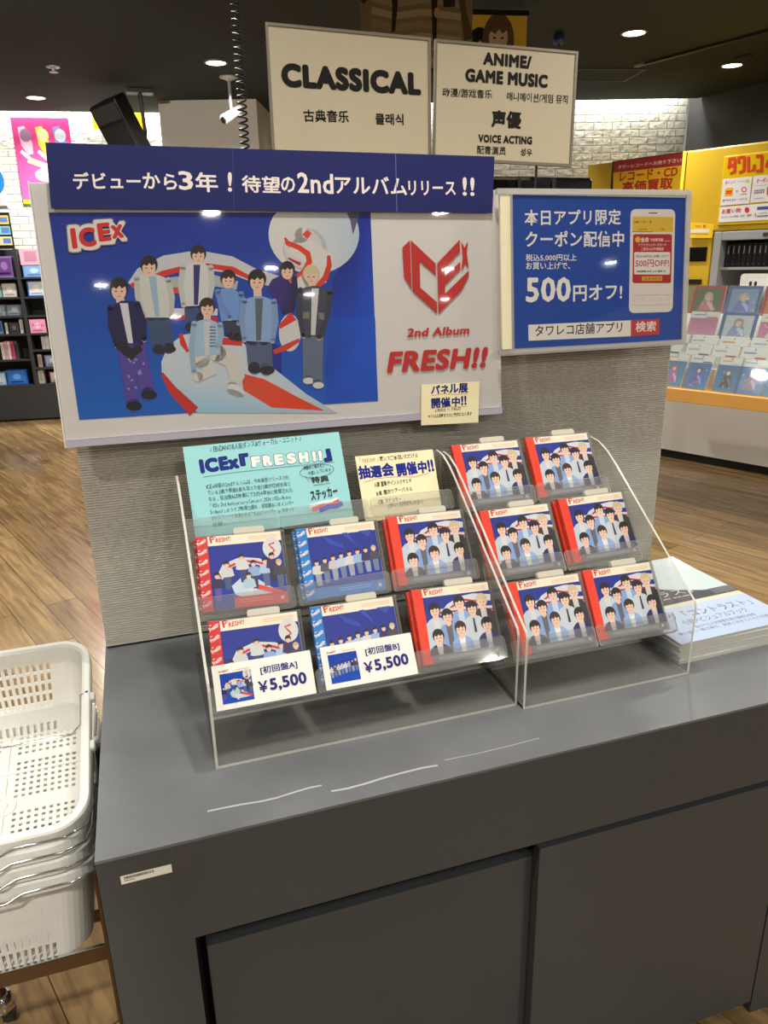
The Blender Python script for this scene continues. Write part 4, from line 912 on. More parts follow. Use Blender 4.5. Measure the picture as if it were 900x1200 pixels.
# ================================================================== ceiling fittings
sp = thing('wall_speaker', 'black loudspeaker tilted down from a ceiling bracket', 'speaker', (.27, 6.05, CEIL))
SR = Matrix.Translation((-.06, 0, -.28)) @ Matrix.Rotation(math.radians(-35), 4, 'Z') @ Matrix.Rotation(math.radians(-13), 4, 'Y') @ Matrix.Rotation(math.radians(24), 4, 'X')
bm = bmesh.new(); prism(bm, [(-.13, -.10), (.13, -.10), (.10, .13), (-.10, .13)], -.36, .19, 'z'); obj('cabinet', bm, M_BLACK, sp, SR, bevel=.018)
bm = bmesh.new(); box(bm, -.115, .115, -.106, -.099, -.34, .03); obj('grille', bm, mat('speaker_grille', (34, 34, 35), .6, noise=.2, nscale=200), sp, SR, bevel=.008)
bm = bmesh.new(); box(bm, -.105, .105, -.104, -.099, .05, .17); obj('horn', bm, mat('speaker_horn', (60, 60, 62), .45, noise=.1), sp, SR, bevel=.010)
bm = bmesh.new(); tube(bm, [(.10, .12, -.50), (.13, .13, -.30), (.12, .12, -.03)], .016, 8); obj('bracket_arm', bm, M_BLACK, sp)
obj('bracket_plate', B(.02, .22, .06, .18, -.03, -.001), M_BLACK, sp)

sc = thing('security_camera', 'small silver bullet camera on a ceiling stem', 'security camera', (1.0213, 5.5848, CEIL))
bm = bmesh.new(); lathe(bm, [(.07, 0), (.07, -.006), (.03, -.02), (.012, -.03)], 24); obj('mount_plate', bm, M_SILVER, sc, smooth=True)
bm = bmesh.new(); tube(bm, [(0, 0, -.02), (0, 0, -.20), (.01, 0, -.225)], .0125, 10); obj('stem', bm, M_SILVER, sc, smooth=True)
bm = bmesh.new(); tube(bm, [(-.07, -.05, -.30), (-.068, -.048, -.298), (.075, .03, -.215), (.078, .032, -.213)], [.030, .037, .037, .03], 20); cb = obj('camera_body', bm, M_SILVER, sc, smooth=True)
bm = bmesh.new(); tube(bm, [(-.075, -.053, -.303), (-.070, -.05, -.300)], .024, 18); obj('lens', bm, M_BLACKG, cb)

bm = bmesh.new(); pts = []
N = 80*14
for i in range(N+1):
    t_ = i/N; zz = 1.32-.42*t_ if False else CEIL-(CEIL-.90)*t_; ang = i*2*math.pi/14
    pts.append((.4235+.010*math.cos(ang), 1.15+.010*math.sin(ang), zz))
tube(bm, pts, .0024, 5); tag(obj('coiled_cable', bm, mat('black_cable', (14, 14, 15), .5, noise=.1), smooth=True), 'black coiled cable hanging from the ceiling behind the navy banner', 'cable')
bm = bmesh.new(); lathe(bm, [(.045, 0), (.045, -.006), (.014, -.010), (.014, -.03), (.03, -.034), (.03, -.037)], 18, (-.1967, 5.5429, CEIL)); tag(obj('ceiling_sprinkler', bm, M_SILVER), 'small silver sprinkler head on the ceiling over the pink poster', 'sprinkler')
bs = thing('ceiling_sprinkler', 'blue capped sprinkler on a short stem beside the game music sign', 'sprinkler', (2.86, 3.955, CEIL))
bm = bmesh.new(); lathe(bm, [(.02, 0), (.03, -.012), (.036, -.04), (.03, -.06), (.018, -.066)], 16); obj('cap', bm, mat('blue_cap', (42, 70, 120), .3, noise=.2), bs, smooth=True)
bm = bmesh.new(); lathe(bm, [(.010, -.066), (.012, -.10), (.02, -.105), (.012, -.12)], 12); obj('stem', bm, M_CHROME, bs, smooth=True)
tr = thing('track_rail', 'thin black lighting track recessed along the ceiling', 'track', (3.8608, 4.5662, CEIL), math.atan2(3.5788-4.5662, 4.1216-3.8608))
obj('rail', B(0, 2.6, -.016, .016, -.018, -.001), M_BLACK, tr); obj('end_cap', B(0, .09, -.02, -.016, -.019, -.001), M_SILVER, tr)
hp = thing('ceiling_hatch', 'flat square access hatch in the dark ceiling', 'hatch', (3.55, 4.95, CEIL), math.radians(-12))
bm = bmesh.new()
for r in ((0, .52, 0, .012), (0, .52, .40, .412), (0, .012, .012, .40), (.508, .52, .012, .40)): box(bm, r[0], r[1], r[2]-.2, r[3]-.2, -.006, -.0005)
obj('hatch_frame', bm, mat('hatch_frame', (40, 39, 36), .5, noise=.05), hp); obj('hatch_panel', B(.012, .508, -.188, .20, -.003, -.0005), M_CEIL, hp)
bm = bmesh.new(); box(bm, -.05, .05, -.03, .03, -.006, -.001); tag(obj('ceiling_vent', bm, M_BLACK, matrix=wallpose(4.4644, 4.1533, CEIL, -70)), 'small black vent in the ceiling near a downlight', 'vent')

# posters hanging above the signs
def poster(name, mw, a, label, cat='poster', th=.003, w=1., h=1., rail=None):
    t = thing(name, label, cat, matrix=mw)
    obj('sheet', B(0, w, .0005, th, 0, h), M_PAPER, t); a.obj('print', PRINT, t)
    if rail: obj('hanging_rail', B(-.01, w+.01, -.006, .008, h-.005, h+.02), rail, t)
    return t
MP = wallpose(1.38, 3.33, 1.62, -16.6); w_, h_ = .56, .399
a = Art(3e-5); a.rect(0, 0, w_, h_, (176, 158, 128), (140, 126, 104))
for k_ in range(6): a.band([(w_*.1, h_*(.12+.13*k_)), (w_*.3, h_*(.05+.13*k_)), (w_*.55, h_*(.09+.13*k_)), (w_*.9, h_*(.03+.13*k_))], .03, ((206, 188, 154), (180, 162, 132))[k_ % 2])
a.band([(w_*.0, h_*.75), (w_*.16, h_*.95), (w_*.22, h_)], .05, (60, 52, 46)); a.band([(w_*.27, h_), (w_*.31, h_*.7), (w_*.29, h_*.40)], [.03, .028, .018], (58, 50, 42)); a.band([(w_*.60, h_), (w_*.66, h_*.72), (w_*.66, h_*.30)], [.03, .03, .02], (58, 50, 42))
a.poly([(w_*.72, h_), (w_*.86, h_), (w_*.84, h_*.66), (w_*.74, h_*.66)], (56, 52, 48)); a.band([(w_*.86, h_), (w_*.92, h_*.6), (w_*.97, h_*.3)], [.03, .03, .05], (110, 92, 70)); a.ell(w_*.68, h_*.60, .014, .022, (226, 172, 128)); a.band([(0, h_*.34), (w_*.4, h_*.24), (w_, h_*.16)], .008, (225, 210, 176))
poster('sepia_poster', MP, a, 'dark sepia poster hanging above the two category signs', w=w_, h=h_)
MP = wallpose(2.02, 3.60, 1.73, -9); w_, h_ = .40, .245
a = Art(3e-5); a.rect(0, 0, w_, h_, (240, 196, 70), (244, 204, 84))
for x, y, s_, hr in ((.32, .40, .12, (34, 30, 32)), (.59, .60, .15, (110, 84, 66))):
    a.ell(w_*x, h_*y-s_*.2, s_*.62, s_*.9, hr); a.poly([(w_*x-s_*.9, 0), (w_*x-s_*.5, h_*y-s_*.6), (w_*x+s_*.5, h_*y-s_*.6), (w_*x+s_*.9, 0)], (214, 206, 196)); face(a, w_*x, h_*y, s_*.5, hr, (226, 196, 172), -1)
poster('yellow_poster', MP, a, 'yellow poster of two dark-haired women behind the signs', w=w_, h=h_, rail=M_BLACK)

# posters on the brick wall
def wl(s_, z_): # point on the long brick wall
    return (-.79+s_*c8, 7.43+s_*s8, z_)
MW = lambda s_, z_: wallpose(*wl(s_, z_), -8) @ Matrix.Translation((0, -.02, 0))
w_, h_ = .50, .72; a = Art(5e-5); a.rect(0, 0, w_, h_, (236, 96, 170), (228, 60, 130)); rnd = random.Random(5)
for cx_, c1_, c2_ in ((.22, (240, 190, 215), (160, 120, 150)), (.52, (250, 210, 70), (250, 240, 180)), (.82, (130, 150, 215), (220, 225, 240))):
    a.band([(w_*cx_-.03, h_*.9), (w_*cx_, h_*.7), (w_*cx_+.02, h_*.58)], [.06, .10, .05], c1_); a.ell(w_*cx_, h_*.80, .05, .055, c2_); a.band([(w_*cx_-.06, h_*.62), (w_*cx_+.03, h_*.5)], .03, (250, 240, 246))
a.band([(w_*.2, h_*.52), (w_*.5, h_*.44), (w_*.85, h_*.5)], .05, (250, 220, 160)); a.ell(w_*.5, h_*.34, .11, .06, (250, 235, 245)); a.rect(0, 0, w_, h_*.05, (250, 205, 40))
poster('pink_poster', MW(.08, 1.262), a, 'bright pink poster on the white brick wall', w=w_, h=h_)
w_, h_ = .62, .70; a = Art(5e-5); a.rect(0, 0, w_, h_, (225, 228, 232)); a.rect(0, h_*.86, w_, h_, (50, 52, 60)); a.band([(w_*.6, h_*.85), (w_*.9, h_*.65), (w_*.8, h_*.5)], [.1, .12, .05], (70, 66, 74)); a.ell(w_*.86, h_*.30, .09, .12, (40, 130, 210)); a.ell(w_*.84, h_*.10, .05, .09, (232, 205, 195))
poster('blue_poster', MW(-.68, 1.25), a, 'white poster with blue shape at the edge of the shelf', w=w_, h=h_)
w_, h_ = .44, .20; a = Art(5e-5); a.rect(0, 0, w_, h_, (246, 200, 20)); a.rect(0, 0, w_, h_*.25, (244, 244, 236))
poster('yellow_notice', MW(.79, 1.845), a, 'yellow notice on the brick wall behind the loudspeaker', w=w_, h=h_)

# ================================================================== far shelf unit on the brick wall
SH = wallpose(-1.214, 7.178, 0, -7.5)
su = thing('media_shelf', 'dark grey media shelf unit far back under the pink poster', 'shelf', matrix=SH @ Matrix.Translation((0, 0, FLOOR)))
z0 = -FLOOR
bm = bmesh.new(); box(bm, -.9, .95, .20, .22, 0, z0+.86); obj('back_board', bm, M_DARKSHELF, su)
obj('plinth', B(-.9, .95, 0, .20, .02, z0-.385), M_DARKSHELF, su); obj('toe_kick', B(-.9, .95, .02, .20, 0, .02), M_BLACK, su)
for x in (-.9, -.25, .375, .93): obj('upright', B(x, x+.03, -.002, .20, z0-.385, z0+(.86 if x < .5 else .62)), M_DARKSHELF, su)
LROWS = [-.373, -.131, .106, .269, .438, .612]; RROWS = [-.373, -.216, -.048, .106, .269, .438, .612]
for zz in LROWS:
    obj('shelf', B(-.87, -.25, .0, .20, z0+zz-.016, z0+zz), M_DARKSHELF, su); obj('shelf', B(-.22, .375, .0, .20, z0+zz-.016, z0+zz), M_DARKSHELF, su)
for zz in RROWS: obj('shelf', B(.405, .93, .0, .20, z0+zz-.016, z0+zz), M_DARKSHELF, su)
def shelf_item(name, s0, s1, z_, h_, rgb, label, cat, grp, band=None, y=.03, d=.1, txt=None):
    mw = SH @ Matrix.Translation((s0, y, z_))
    t = thing(name, label, cat, matrix=mw, group=grp)
    obj('case', B(0, s1-s0, 0, d, .0, h_), mat('shelf_%d_%d_%d' % rgb, rgb, .4, noise=.05), t)
    a = Art(5e-5); w_ = s1-s0
    if band:
        a.rect(w_*.08, h_*.08, w_*.92, h_*.92, band); a.ell(w_*.5, h_*.55, w_*.2, h_*.2, tuple(min(255, v+50) for v in band)); a.rect(w_*.15, h_*.14, w_*.8, h_*.24, tuple(max(0, v-60) for v in band))
    else: a.rect(w_*.2, h_*.2, w_*.8, h_*.85, tuple(max(0, v-40) for v in rgb))
    if txt: a.text(txt, (w_*.12, h_*.45), (w_*.88, h_*.45), h_*.22, (200, 40, 110), .03)
    a.obj('front_print', PRINT, t, Matrix.Translation((0, -.0005, 0)))
G = 'discs and books on the far shelf'
for args in (
    ('disc_box', .10, .19, .614, .17, (170, 160, 190), 'lavender disc box on the upper shelf beside a purple one', 'disc box', G, (130, 120, 165)), ('disc_box', .20, .345, .614, .185, (150, 120, 180), 'purple disc box on the upper far shelf', 'disc box', G, (110, 70, 140)),
    ('disc_box', .10, .21, .440, .10, (150, 205, 195), 'mint disc box facing out on the second far shelf', 'disc box', G, (120, 180, 170)), ('disc_box', .22, .345, .440, .12, (205, 215, 205), 'pale disc box with pink scribble beside a mint box', 'disc box', G, (225, 215, 215)),
    ('disc_box', .08, .22, .271, .10, (120, 130, 145), 'grey-blue disc box, outer of two on the third far shelf', 'disc box', G, (150, 165, 180)), ('disc_box', .225, .37, .271, .10, (100, 110, 125), 'slate disc box, inner of two on the third far shelf', 'disc box', G, (140, 155, 170)),
    ('disc_book', .13, .165, .108, .12, (110, 140, 190), 'blue book standing on the fourth far shelf', 'book', G), ('disc_book', .19, .21, .108, .10, (225, 225, 220), 'slim white book on the fourth far shelf', 'book', G), ('disc_box', .225, .31, .108, .10, (60, 62, 68), 'dark disc box with small pink label on the fourth far shelf', 'disc box', G, (80, 80, 86)), ('disc_book', .32, .35, .108, .13, (230, 230, 226), 'white book at the end of the fourth far shelf', 'book', G),
    ('disc_book', .12, .145, -.129, .16, (220, 216, 214), 'off-white spine on the fifth far shelf', 'book', G), ('disc_book', .15, .175, -.129, .165, (226, 170, 185), 'pale pink spine on the fifth far shelf', 'book', G), ('disc_book', .18, .20, -.129, .165, (236, 232, 228), 'white spine beside a pale pink one, fifth far shelf', 'book', G), ('disc_book', .205, .235, -.129, .165, (205, 90, 120), 'rose red spine on the fifth far shelf', 'book', G), ('disc_book', .24, .265, -.129, .165, (80, 78, 84), 'charcoal spine on the fifth far shelf', 'book', G),
    ('disc_box', -.04, .115, -.371, .12, (130, 180, 215), 'light blue disc box on the lowest far shelf', 'disc box', G, (190, 215, 230)), ('disc_box', .125, .31, -.371, .14, (40, 90, 180), 'deep blue disc box on the lowest far shelf', 'disc box', G, (60, 120, 205)),
    ('card_sign', .42, .60, .72, .14, (240, 180, 205), 'plain pink card above the blue card on the far shelf', 'card', G), ('card_sign', .43, .62, .52+.094, .10, (120, 165, 225), 'sky blue card under the pink card on the far shelf', 'card', G, (140, 180, 235)),
    ('disc_box', .44, .60, .440, .14, (40, 110, 215), 'bright blue and white disc box under the sky blue card', 'disc box', G, (225, 235, 245)), ('card_sign', .415, .555, .108, .125, (236, 150, 190), 'pink card with red lettering on the far shelf', 'card', G, (240, 165, 200), .0, .02, 'アイドル'),
    ('disc_book', .49, .52, -.046, .12, (215, 215, 215), 'pale grey spine beside black gap on the inner far shelf', 'book', G), ('disc_book', .525, .55, -.046, .125, (228, 228, 226), 'second pale spine on the inner far shelf', 'book', G), ('disc_book', .555, .59, -.046, .12, (200, 202, 206), 'third pale spine on the inner far shelf', 'book', G),
    ('disc_book', .43, .465, -.214, .12, (190, 170, 160), 'tan spine on the lower inner far shelf', 'book', G), ('disc_box', .49, .64, -.214, .11, (90, 110, 150), 'dusty blue disc box on the lower inner far shelf', 'disc box', G, (160, 175, 200)),
    ('disc_book', .40+.01, .46, -.371, .13, (205, 205, 205), 'thick grey spine on the lowest inner far shelf', 'book', G), ('disc_box', .51, .66, -.371, .11, (120, 60, 60), 'dark red disc box on the lowest inner far shelf', 'disc box', G, (205, 200, 196))):
    shelf_item(*args)
rack = thing('card_rack', 'black rack of small portrait cards above the far shelf', 'card rack', matrix=SH @ Matrix.Translation((.02, .06, .875)))
obj('rack_back', B(0, .36, .005, .02, -.012, .30), M_BLACK, rack)
a = Art(5e-5)
for c in range(2):
    for r in range(3):
        x0 = .02+c*.18; y0 = .02+r*.09; a.rect(x0, y0, x0+.15, y0+.075, ((238, 200, 90), (240, 220, 150), (120, 190, 200))[(r+c) % 3]); a.ell(x0+.04, y0+.035, .025, .03, (236, 205, 185)); a.rect(x0+.075, y0+.015, x0+.14, y0+.06, (90, 130, 200))
a.obj('portrait_cards', PRINT, rack)

# a shopper at the picture's edge
def skin_body(name, joints, edges, parent, m, levels=2):
    me = bpy.data.meshes.new(name); me.from_pydata([j[:3] for j in joints], edges, []); o = link(name, me, parent); me.materials.append(m)
    sk = o.modifiers.new('skin', 'SKIN'); sk.use_smooth_shade = True
    for v, j in zip(me.skin_vertices[0].data, joints): v.radius = (j[3], j[3] if len(j) < 5 else j[4])
    me.skin_vertices[0].data[0].use_root = True
    ss = o.modifiers.new('sub', 'SUBSURF'); ss.levels = levels; ss.render_levels = levels
    return o
pr = thing('person', 'person in beige coat and dark trousers standing before the far shelf, mostly out of view', 'person', (-1.17, 5.1, FLOOR), .2)
J = [(0, 0, .92, .15, .11), (0, 0, 1.12, .145, .11), (0, .0, 1.34, .17, .11), (0, 0, 1.46, .06), (0, 0, 1.56, .055),
     (-.19, 0, 1.38, .065), (-.27, -.05, 1.12, .055), (-.20, -.22, 1.0, .045), (.19, 0, 1.38, .065), (.285, -.03, 1.12, .06), (.31, -.10, .86, .05), (.315, -.13, .76, .042),
     (-.10, 0, .86, .10), (-.11, -.02, .48, .075), (-.11, .02, .09, .055), (.10, 0, .86, .10), (.115, -.02, .48, .075), (.12, .02, .09, .055)]
E_ = [(0, 1), (1, 2), (2, 3), (3, 4), (2, 5), (5, 6), (6, 7), (2, 8), (8, 9), (9, 10), (10, 11), (0, 12), (12, 13), (13, 14), (0, 15), (15, 16), (16, 17)]
skin_body('body', J, E_, pr, mat('beige_coat', (176, 164, 146), .8, noise=.08))
bm = bmesh.new(); bmesh.ops.create_uvsphere(bm, u_segments=24, v_segments=16, radius=.11, matrix=Matrix.Translation((0, -.01, 1.66)) @ Matrix.Diagonal((.82, .95, 1.12, 1))); obj('head', bm, mat('skin', (222, 186, 164), .6, noise=.03), pr, smooth=True)
bm = bmesh.new(); bmesh.ops.create_uvsphere(bm, u_segments=24, v_segments=16, radius=.115, matrix=Matrix.Translation((0, .015, 1.685)) @ Matrix.Diagonal((.86, .95, 1.05, 1))); obj('hair', bm, mat('dark_hair', (34, 28, 26), .6, noise=.1), pr, smooth=True)
for x in (-.11, .12):
    bm = bmesh.new(); bmesh.ops.create_uvsphere(bm, u_segments=16, v_segments=10, radius=.06, matrix=Matrix.Translation((x, -.05, .045)) @ Matrix.Diagonal((.75, 2.1, .7, 1))); obj('shoe', bm, M_BLACK, pr, smooth=True)
    bm = bmesh.new(); tube(bm, [(x*.95, 0, .90), (x*1.03, -.02, .48), (x*1.05, .02, .06)], [.118, .088, .068], 14); obj('trouser_leg', bm, mat('dark_trousers', (42, 42, 48), .8, noise=.1), pr, smooth=True)

# ================================================================== yellow kiosks
K2 = wallpose(3.66, 3.84, 0, -66)
kk = thing('yellow_kiosk', 'yellow service kiosk with red lettered header and grey showcase', 'kiosk', matrix=K2 @ Matrix.Translation((0, 0, FLOOR)))
bm = bmesh.new(); box(bm, .12, 1.7, .0, .5, z0+.83, z0+1.335); box(bm, .12, .375, .0, .5, z0-.15, z0+.83); obj('yellow_body', bm, M_YEL, kk, bevel=.01)
obj('corner_trim', B(.112, .135, -.006, .0, z0-.15, z0+1.335), mat('pale_yellow_trim', (250, 222, 70), .35, noise=.02), kk)
bm = bmesh.new(); box(bm, .395, 1.6, -.012, .0, z0+.865, z0+1.275); obj('header_panel', bm, mat('header_yellow', (232, 196, 10), .35, noise=.02), kk, bevel=.004)
KZ = K2 @ Matrix.Translation((0, -.0135, 0))
a = Art(5e-5, sheet_map(KZ)); k = lambda x, y: (840+x*.0916, 165+y*.09167)
OR = (222, 60, 24)
def stroke(*p, wd=3.6): a.band([k(*q_) for q_ in p], wd*.92, OR)
stroke((165, 218), (165, 285), (148, 358)); stroke((160, 235), (245, 222)); stroke((237, 225), (226, 395), (170, 420)); stroke((160, 325), (232, 300))
stroke((282, 288), (280, 215), (362, 205)); stroke((355, 205), (345, 380), (282, 408))
stroke((405, 200), (402, 395), (470, 370), (485, 300))
stroke((500, 200), (590, 190)); stroke((578, 190), (570, 382)); stroke((500, 390), (590, 375)); stroke((630, 340), (660, 250)); stroke((680, 190), (720, 230), (700, 380))
a.poly([k(80, 490), k(455, 455), k(415, 800), k(45, 830)], (238, 238, 242)); a.poly([k(472, 452), k(1600, 350), k(1600, 690), k(425, 795)], (238, 238, 242)); a.poly([k(42, 848), k(1600, 720), k(1600, 955), k(20, 1045)], (240, 240, 242))
PK = (214, 50, 70); GY = (110, 112, 120)
a.text('ポイント', k(105, 566), k(235, 548), -4.6, PK, .02); a.band([k(270, 522), k(365, 516)], .8, (190, 190, 190)); a.ell(*k(395, 515), 2, 2.4, (214, 210, 40))
a.poly([k(110, 610), k(210, 598), k(200, 705), k(100, 715)], (246, 180, 20)); a.band([k(120, 650), k(195, 643)], 2, OR); a.band([k(115, 675), k(190, 668)], 1.4, OR); a.text('×', k(245, 660), k(272, 655), -2.4, GY, .02)
a.ell(*k(350, 625), 3, 3.4, PK); a.ell(*k(350, 625), 1.8, 2.1, (240, 240, 242)); a.band([k(300, 688), k(385, 680)], .8, GY); a.text('誰でもたまる・つかえる', k(76, 780), k(388, 755), -2.7, (90, 90, 96), .015)
a.text('クーポン', k(505, 540), k(660, 522), -5, PK, .02); a.band([k(470, 580), k(700, 562)], .4, (190, 190, 195))
for j in range(5): a.ell(*k(490+28*j, 640-3*j), .9, 1, GY); a.ell(*k(486+28*j, 668-3*j), .9, 1, GY)
a.poly([k(645, 590), k(720, 585), k(715, 690), k(640, 695)], (190, 70, 80)); a.band([k(480, 740), k(600, 728)], .7, (170, 170, 176))
a.text('お買い物', k(62, 935), k(305, 915), -5.4, PK, .02); a.ell(*k(388, 885), 2.8, 3.3, PK); a.text('コンテンツに予約・注文・登録', k(58, 992), k(445, 965), -2.6, (90, 90, 96), .015)
a.poly([k(520, 845), k(700, 832), k(696, 870), k(515, 882)], (70, 90, 170)); a.band([k(515, 965), k(660, 955)], 1.2, GY); a.band([k(540, 925), k(640, 915)], .8, (180, 180, 185)); a.ell(*k(495, 945), .8, 2.2, (160, 160, 170))
a.obj('header_print', PRINT, kk, Matrix.Translation((0, -.0135, z0)))
# showcase below the header
bm = bmesh.new()
for r in ((.385, .435, .10, .826), (1.5, 1.55, .10, .826), (.435, 1.5, .772, .826), (.435, 1.5, .06, .10)): box(bm, r[0], r[1], -.01, .40, z0+r[2], z0+r[3])
obj('showcase_frame', bm, M_GREYM, kk, bevel=.004); obj('showcase_back', B(.435, 1.5, .36, .40, z0+.10, z0+.772), mat('showcase_lining', (120, 122, 120), .5, noise=.05), kk)
obj('showcase_shelf', B(.435, 1.5, .02, .36, z0+.59, z0+.606), M_GREYM, kk)
obj('door_lock', B(.70, .73, -.018, -.01, z0+.79, z0+.81), M_CHROME, kk)
obj('screen', B(.185, .345, -.006, -.0, z0+.645, z0+.735), M_BLACKG, kk); obj('card_slot', B(.20, .33, -.02, -.0, z0+.50, z0+.53), M_BLACK, kk)
a = Art(5e-5, sheet_map(KZ)); k = lambda x, y: (770+x*.14444, 250+y*.14444)
a.poly([k(262, 72), k(462, 85), k(445, 200), k(262, 200)], (248, 210, 40)); a.poly([k(262, 130), k(425, 128), k(420, 155), k(262, 158)], (240, 236, 222)); a.ell(*k(384, 105), 1.8, 2, (220, 110, 70)); a.text('予約受付', k(310, 112), k(355, 112), -2, (150, 90, 30), .02); a.band([k(275, 165), k(415, 170)], .8, (170, 110, 40)); a.band([k(270, 188), k(305, 188)], .8, (245, 240, 225))
a.obj('instruction_label', PRINT, kk, Matrix.Translation((0, -.0135, z0))); 
obj('base_panel', B(.05, 2.6, -.01, .5, .06, z0-.15), M_PALE, kk); obj('base_kick', B(.05, 2.6, .01, .5, 0, .06), M_BLACK, kk)
obj('showcase_pedestal', B(.39, 1.6, .0, .5, z0-.15, z0+.06), M_PALE, kk)
bn = None
for i in range(18):
    mw = K2 @ Matrix.Translation((.445+i*.034, .06, .606))
    lab = 'black binder with white spine lettering, number %d from the showcase frame' % (i+1)
    if bn is None:
        bn = thing('binder', lab, 'binder', matrix=mw, group='black binders in the grey showcase')
        obj('spine', B(0, .031, 0, .2, .0, .150), mat('binder_black', (20, 20, 22), .4, noise=.1), bn, bevel=.003)
        a = Art(5e-5); a.rect(.012, .085, .017, .13, (190, 190, 188)); a.rect(.013, .015, .017, .021, (150, 150, 150)); a.obj('spine_label', PRINT, bn, Matrix.Translation((0, -.0005, 0)))
    else: dup(bn, mw, lab)
for b_ in [o for o in S.objects if o.get('category') == 'binder']: b_['label'] = 'one of the black white-lettered binders in the grey showcase'
kb = thing('data_keyboard', 'white keyboard lying in the lower part of the showcase', 'keyboard', matrix=K2 @ Matrix.Translation((.62, .10, .10)) @ Matrix.Rotation(math.radians(62), 4, 'X'))
obj('case', B(0, .42, .0, .40, 0, .02), mat('keyboard_case', (206, 206, 200), .5, noise=.03), kb, bevel=.006)
bm = bmesh.new()
for i in range(12):
    for j in range(8): box(bm, .02+i*.032, .046+i*.032, .05+j*.04, .082+j*.04, .02, .027)
obj('keys', bm, mat('keycap', (232, 232, 228), .5, noise=.03), kb)
k1 = thing('yellow_booth', 'yellow booth wall with a red topped buy-back poster against the brick wall', 'booth', (4.2, 5.4, FLOOR))
bm = bmesh.new(); prism(bm, [(p[0]-4.2, p[1]-5.4) for p in ((4.19, 5.64), (4.279, 5.395), (4.53, 4.70), (4.95, 4.85), (4.80, 5.55))], 0, z0+1.468, 'z'); obj('booth_wall', bm, M_YEL, k1)
KB = wallpose(4.279, 5.395, 0, -70); KB2 = KB @ Matrix.Translation((.012, -.012, 0))
bb = bmesh.new(); box(bb, 0, .72, -.008, -.001, z0+.55, z0+1.475); obj('poster_frame', bb, M_BLACK, k1, Matrix.Translation((-4.2, -5.4, 0)) @ KB)
KB3 = KB @ Matrix.Translation((0, -.0095, 0))
a = Art(5e-5, sheet_map(KB3)); k = lambda x, y: (660+x*.17778, 90+y*.17778)
a.poly([k(332, 560), k(806, 500), k(800, 582), k(330, 632)], (170, 36, 40)); a.poly([k(330, 632), k(800, 582), k(792, 860), k(326, 900)], (238, 190, 24))
a.text('タワーレコードへお売り下さい!', k(360, 610), k(785, 562), -4.6, (240, 225, 215), .02); a.text('レコード・CD', k(370, 692), k(752, 655), -11, (190, 40, 24), .035); a.text('高価買取', k(386, 770), k(720, 738), -13.5, (190, 40, 24), .035)
a.obj('buyback_poster', PRINT_GLOSS, k1, Matrix.Translation((-4.2, -5.4, z0)) @ KB @ Matrix.Translation((0, -.0095, 0)))

# ================================================================== goods table
GT = wallpose(2.89, 2.64, 0, -65)
gt = thing('goods_table', 'light oak table carrying rows of character goods', 'table', matrix=GT @ Matrix.Translation((0, 0, FLOOR)))
obj('tabletop', B(-.85, 2.2, .0, .78, z0-.075, z0-.005), M_OAK, gt, bevel=.003)
for x, y in ((-.82, .06), (2.1, .06), (-.82, .70), (2.1, .70)): obj('leg', B(x, x+.05, y, y+.05, 0, z0-.075), mat('dark_table_leg', (58, 48, 40), .4, noise=.05), gt)
sr = thing('goods_riser', 'white stepped riser on the oak table', 'riser', matrix=GT @ Matrix.Translation((0, 0, -.005)))
bm = bmesh.new(); prism(bm, [(.15, 0), (.15, .10), (.25, .10), (.25, .16), (.36, .16), (.36, .24), (.52, .24), (.52, .36), (.64, .36), (.64, 0)], -.34, 2.1, 'x'); obj('steps', bm, mat('riser_white', (222, 222, 220), .5, noise=.02), sr)
def packet(s_, t_, z_, w_, h_, tilt, bg, fig, label, header=(244, 243, 240), hh=.22, cat='goods packet', grp='packets in the front row', frame=None, name='goods_packet'):
    mw = GT @ Matrix.Translation((s_, t_, z_)) @ Matrix.Rotation(-tilt, 4, 'X')
    t = thing(name, label, cat, matrix=mw, group=grp)
    obj('board', B(0, w_, .001, .006, 0, h_), M_PAPER, t)
    a = Art(3e-5); rnd = random.Random(label)
    if frame:
        a.rect(0, 0, w_, h_, frame); a.rect(w_*.1, h_*.1, w_*.9, h_*.9, bg)
    else:
        a.rect(0, 0, w_, h_*(1-hh), bg, tuple(max(0, v-30) for v in bg)); a.rect(0, h_*(1-hh), w_, h_, header)
        a.rect(w_*.1, h_*(1-hh*.55), w_*.55, h_*(1-hh*.4), rnd.choice(((190, 190, 196), (120, 160, 210), (230, 170, 90)))); a.ell(w_*.5, h_*(1-hh*.18), .004, .004, (60, 60, 60)); a.rect(w_*.55, h_*(1-hh*.95), w_*.95, h_*(1-hh*.8), rnd.choice(((200, 60, 60), (60, 60, 110), (210, 210, 214))))
    if fig:
        hr, cl_ = fig; y_ = h_*(1-hh)*.72 if not frame else h_*.62
        a.poly([(w_*.36, y_*.85), (w_*.64, y_*.85), (w_*.76, h_*.12), (w_*.22, h_*.12)], cl_); a.band([(w_*.5, y_*.7), (w_*.62, h_*.3), (w_*.7, h_*.14)], [w_*.1, w_*.12, w_*.06], tuple(min(255, v+70) for v in cl_)); a.ell(w_*.5, y_, w_*.14, w_*.14, hr); a.ell(w_*.5, y_-w_*.03, w_*.085, w_*.09, (240, 214, 198))
        for j in range(5): a.ell(w_*(.1+.8*rnd.random()), h_*(.1+.5*rnd.random()), w_*.03, w_*.02, (235, 235, 245), 8, up=j == 0)
    a.obj('picture', PRINT_CD, t)
    bm = bmesh.new(); box(bm, -.004, w_+.004, -.0025, -.0015, -.002, h_+.002); obj('clear_wrap', bm, CASE, t)
T0 = .42
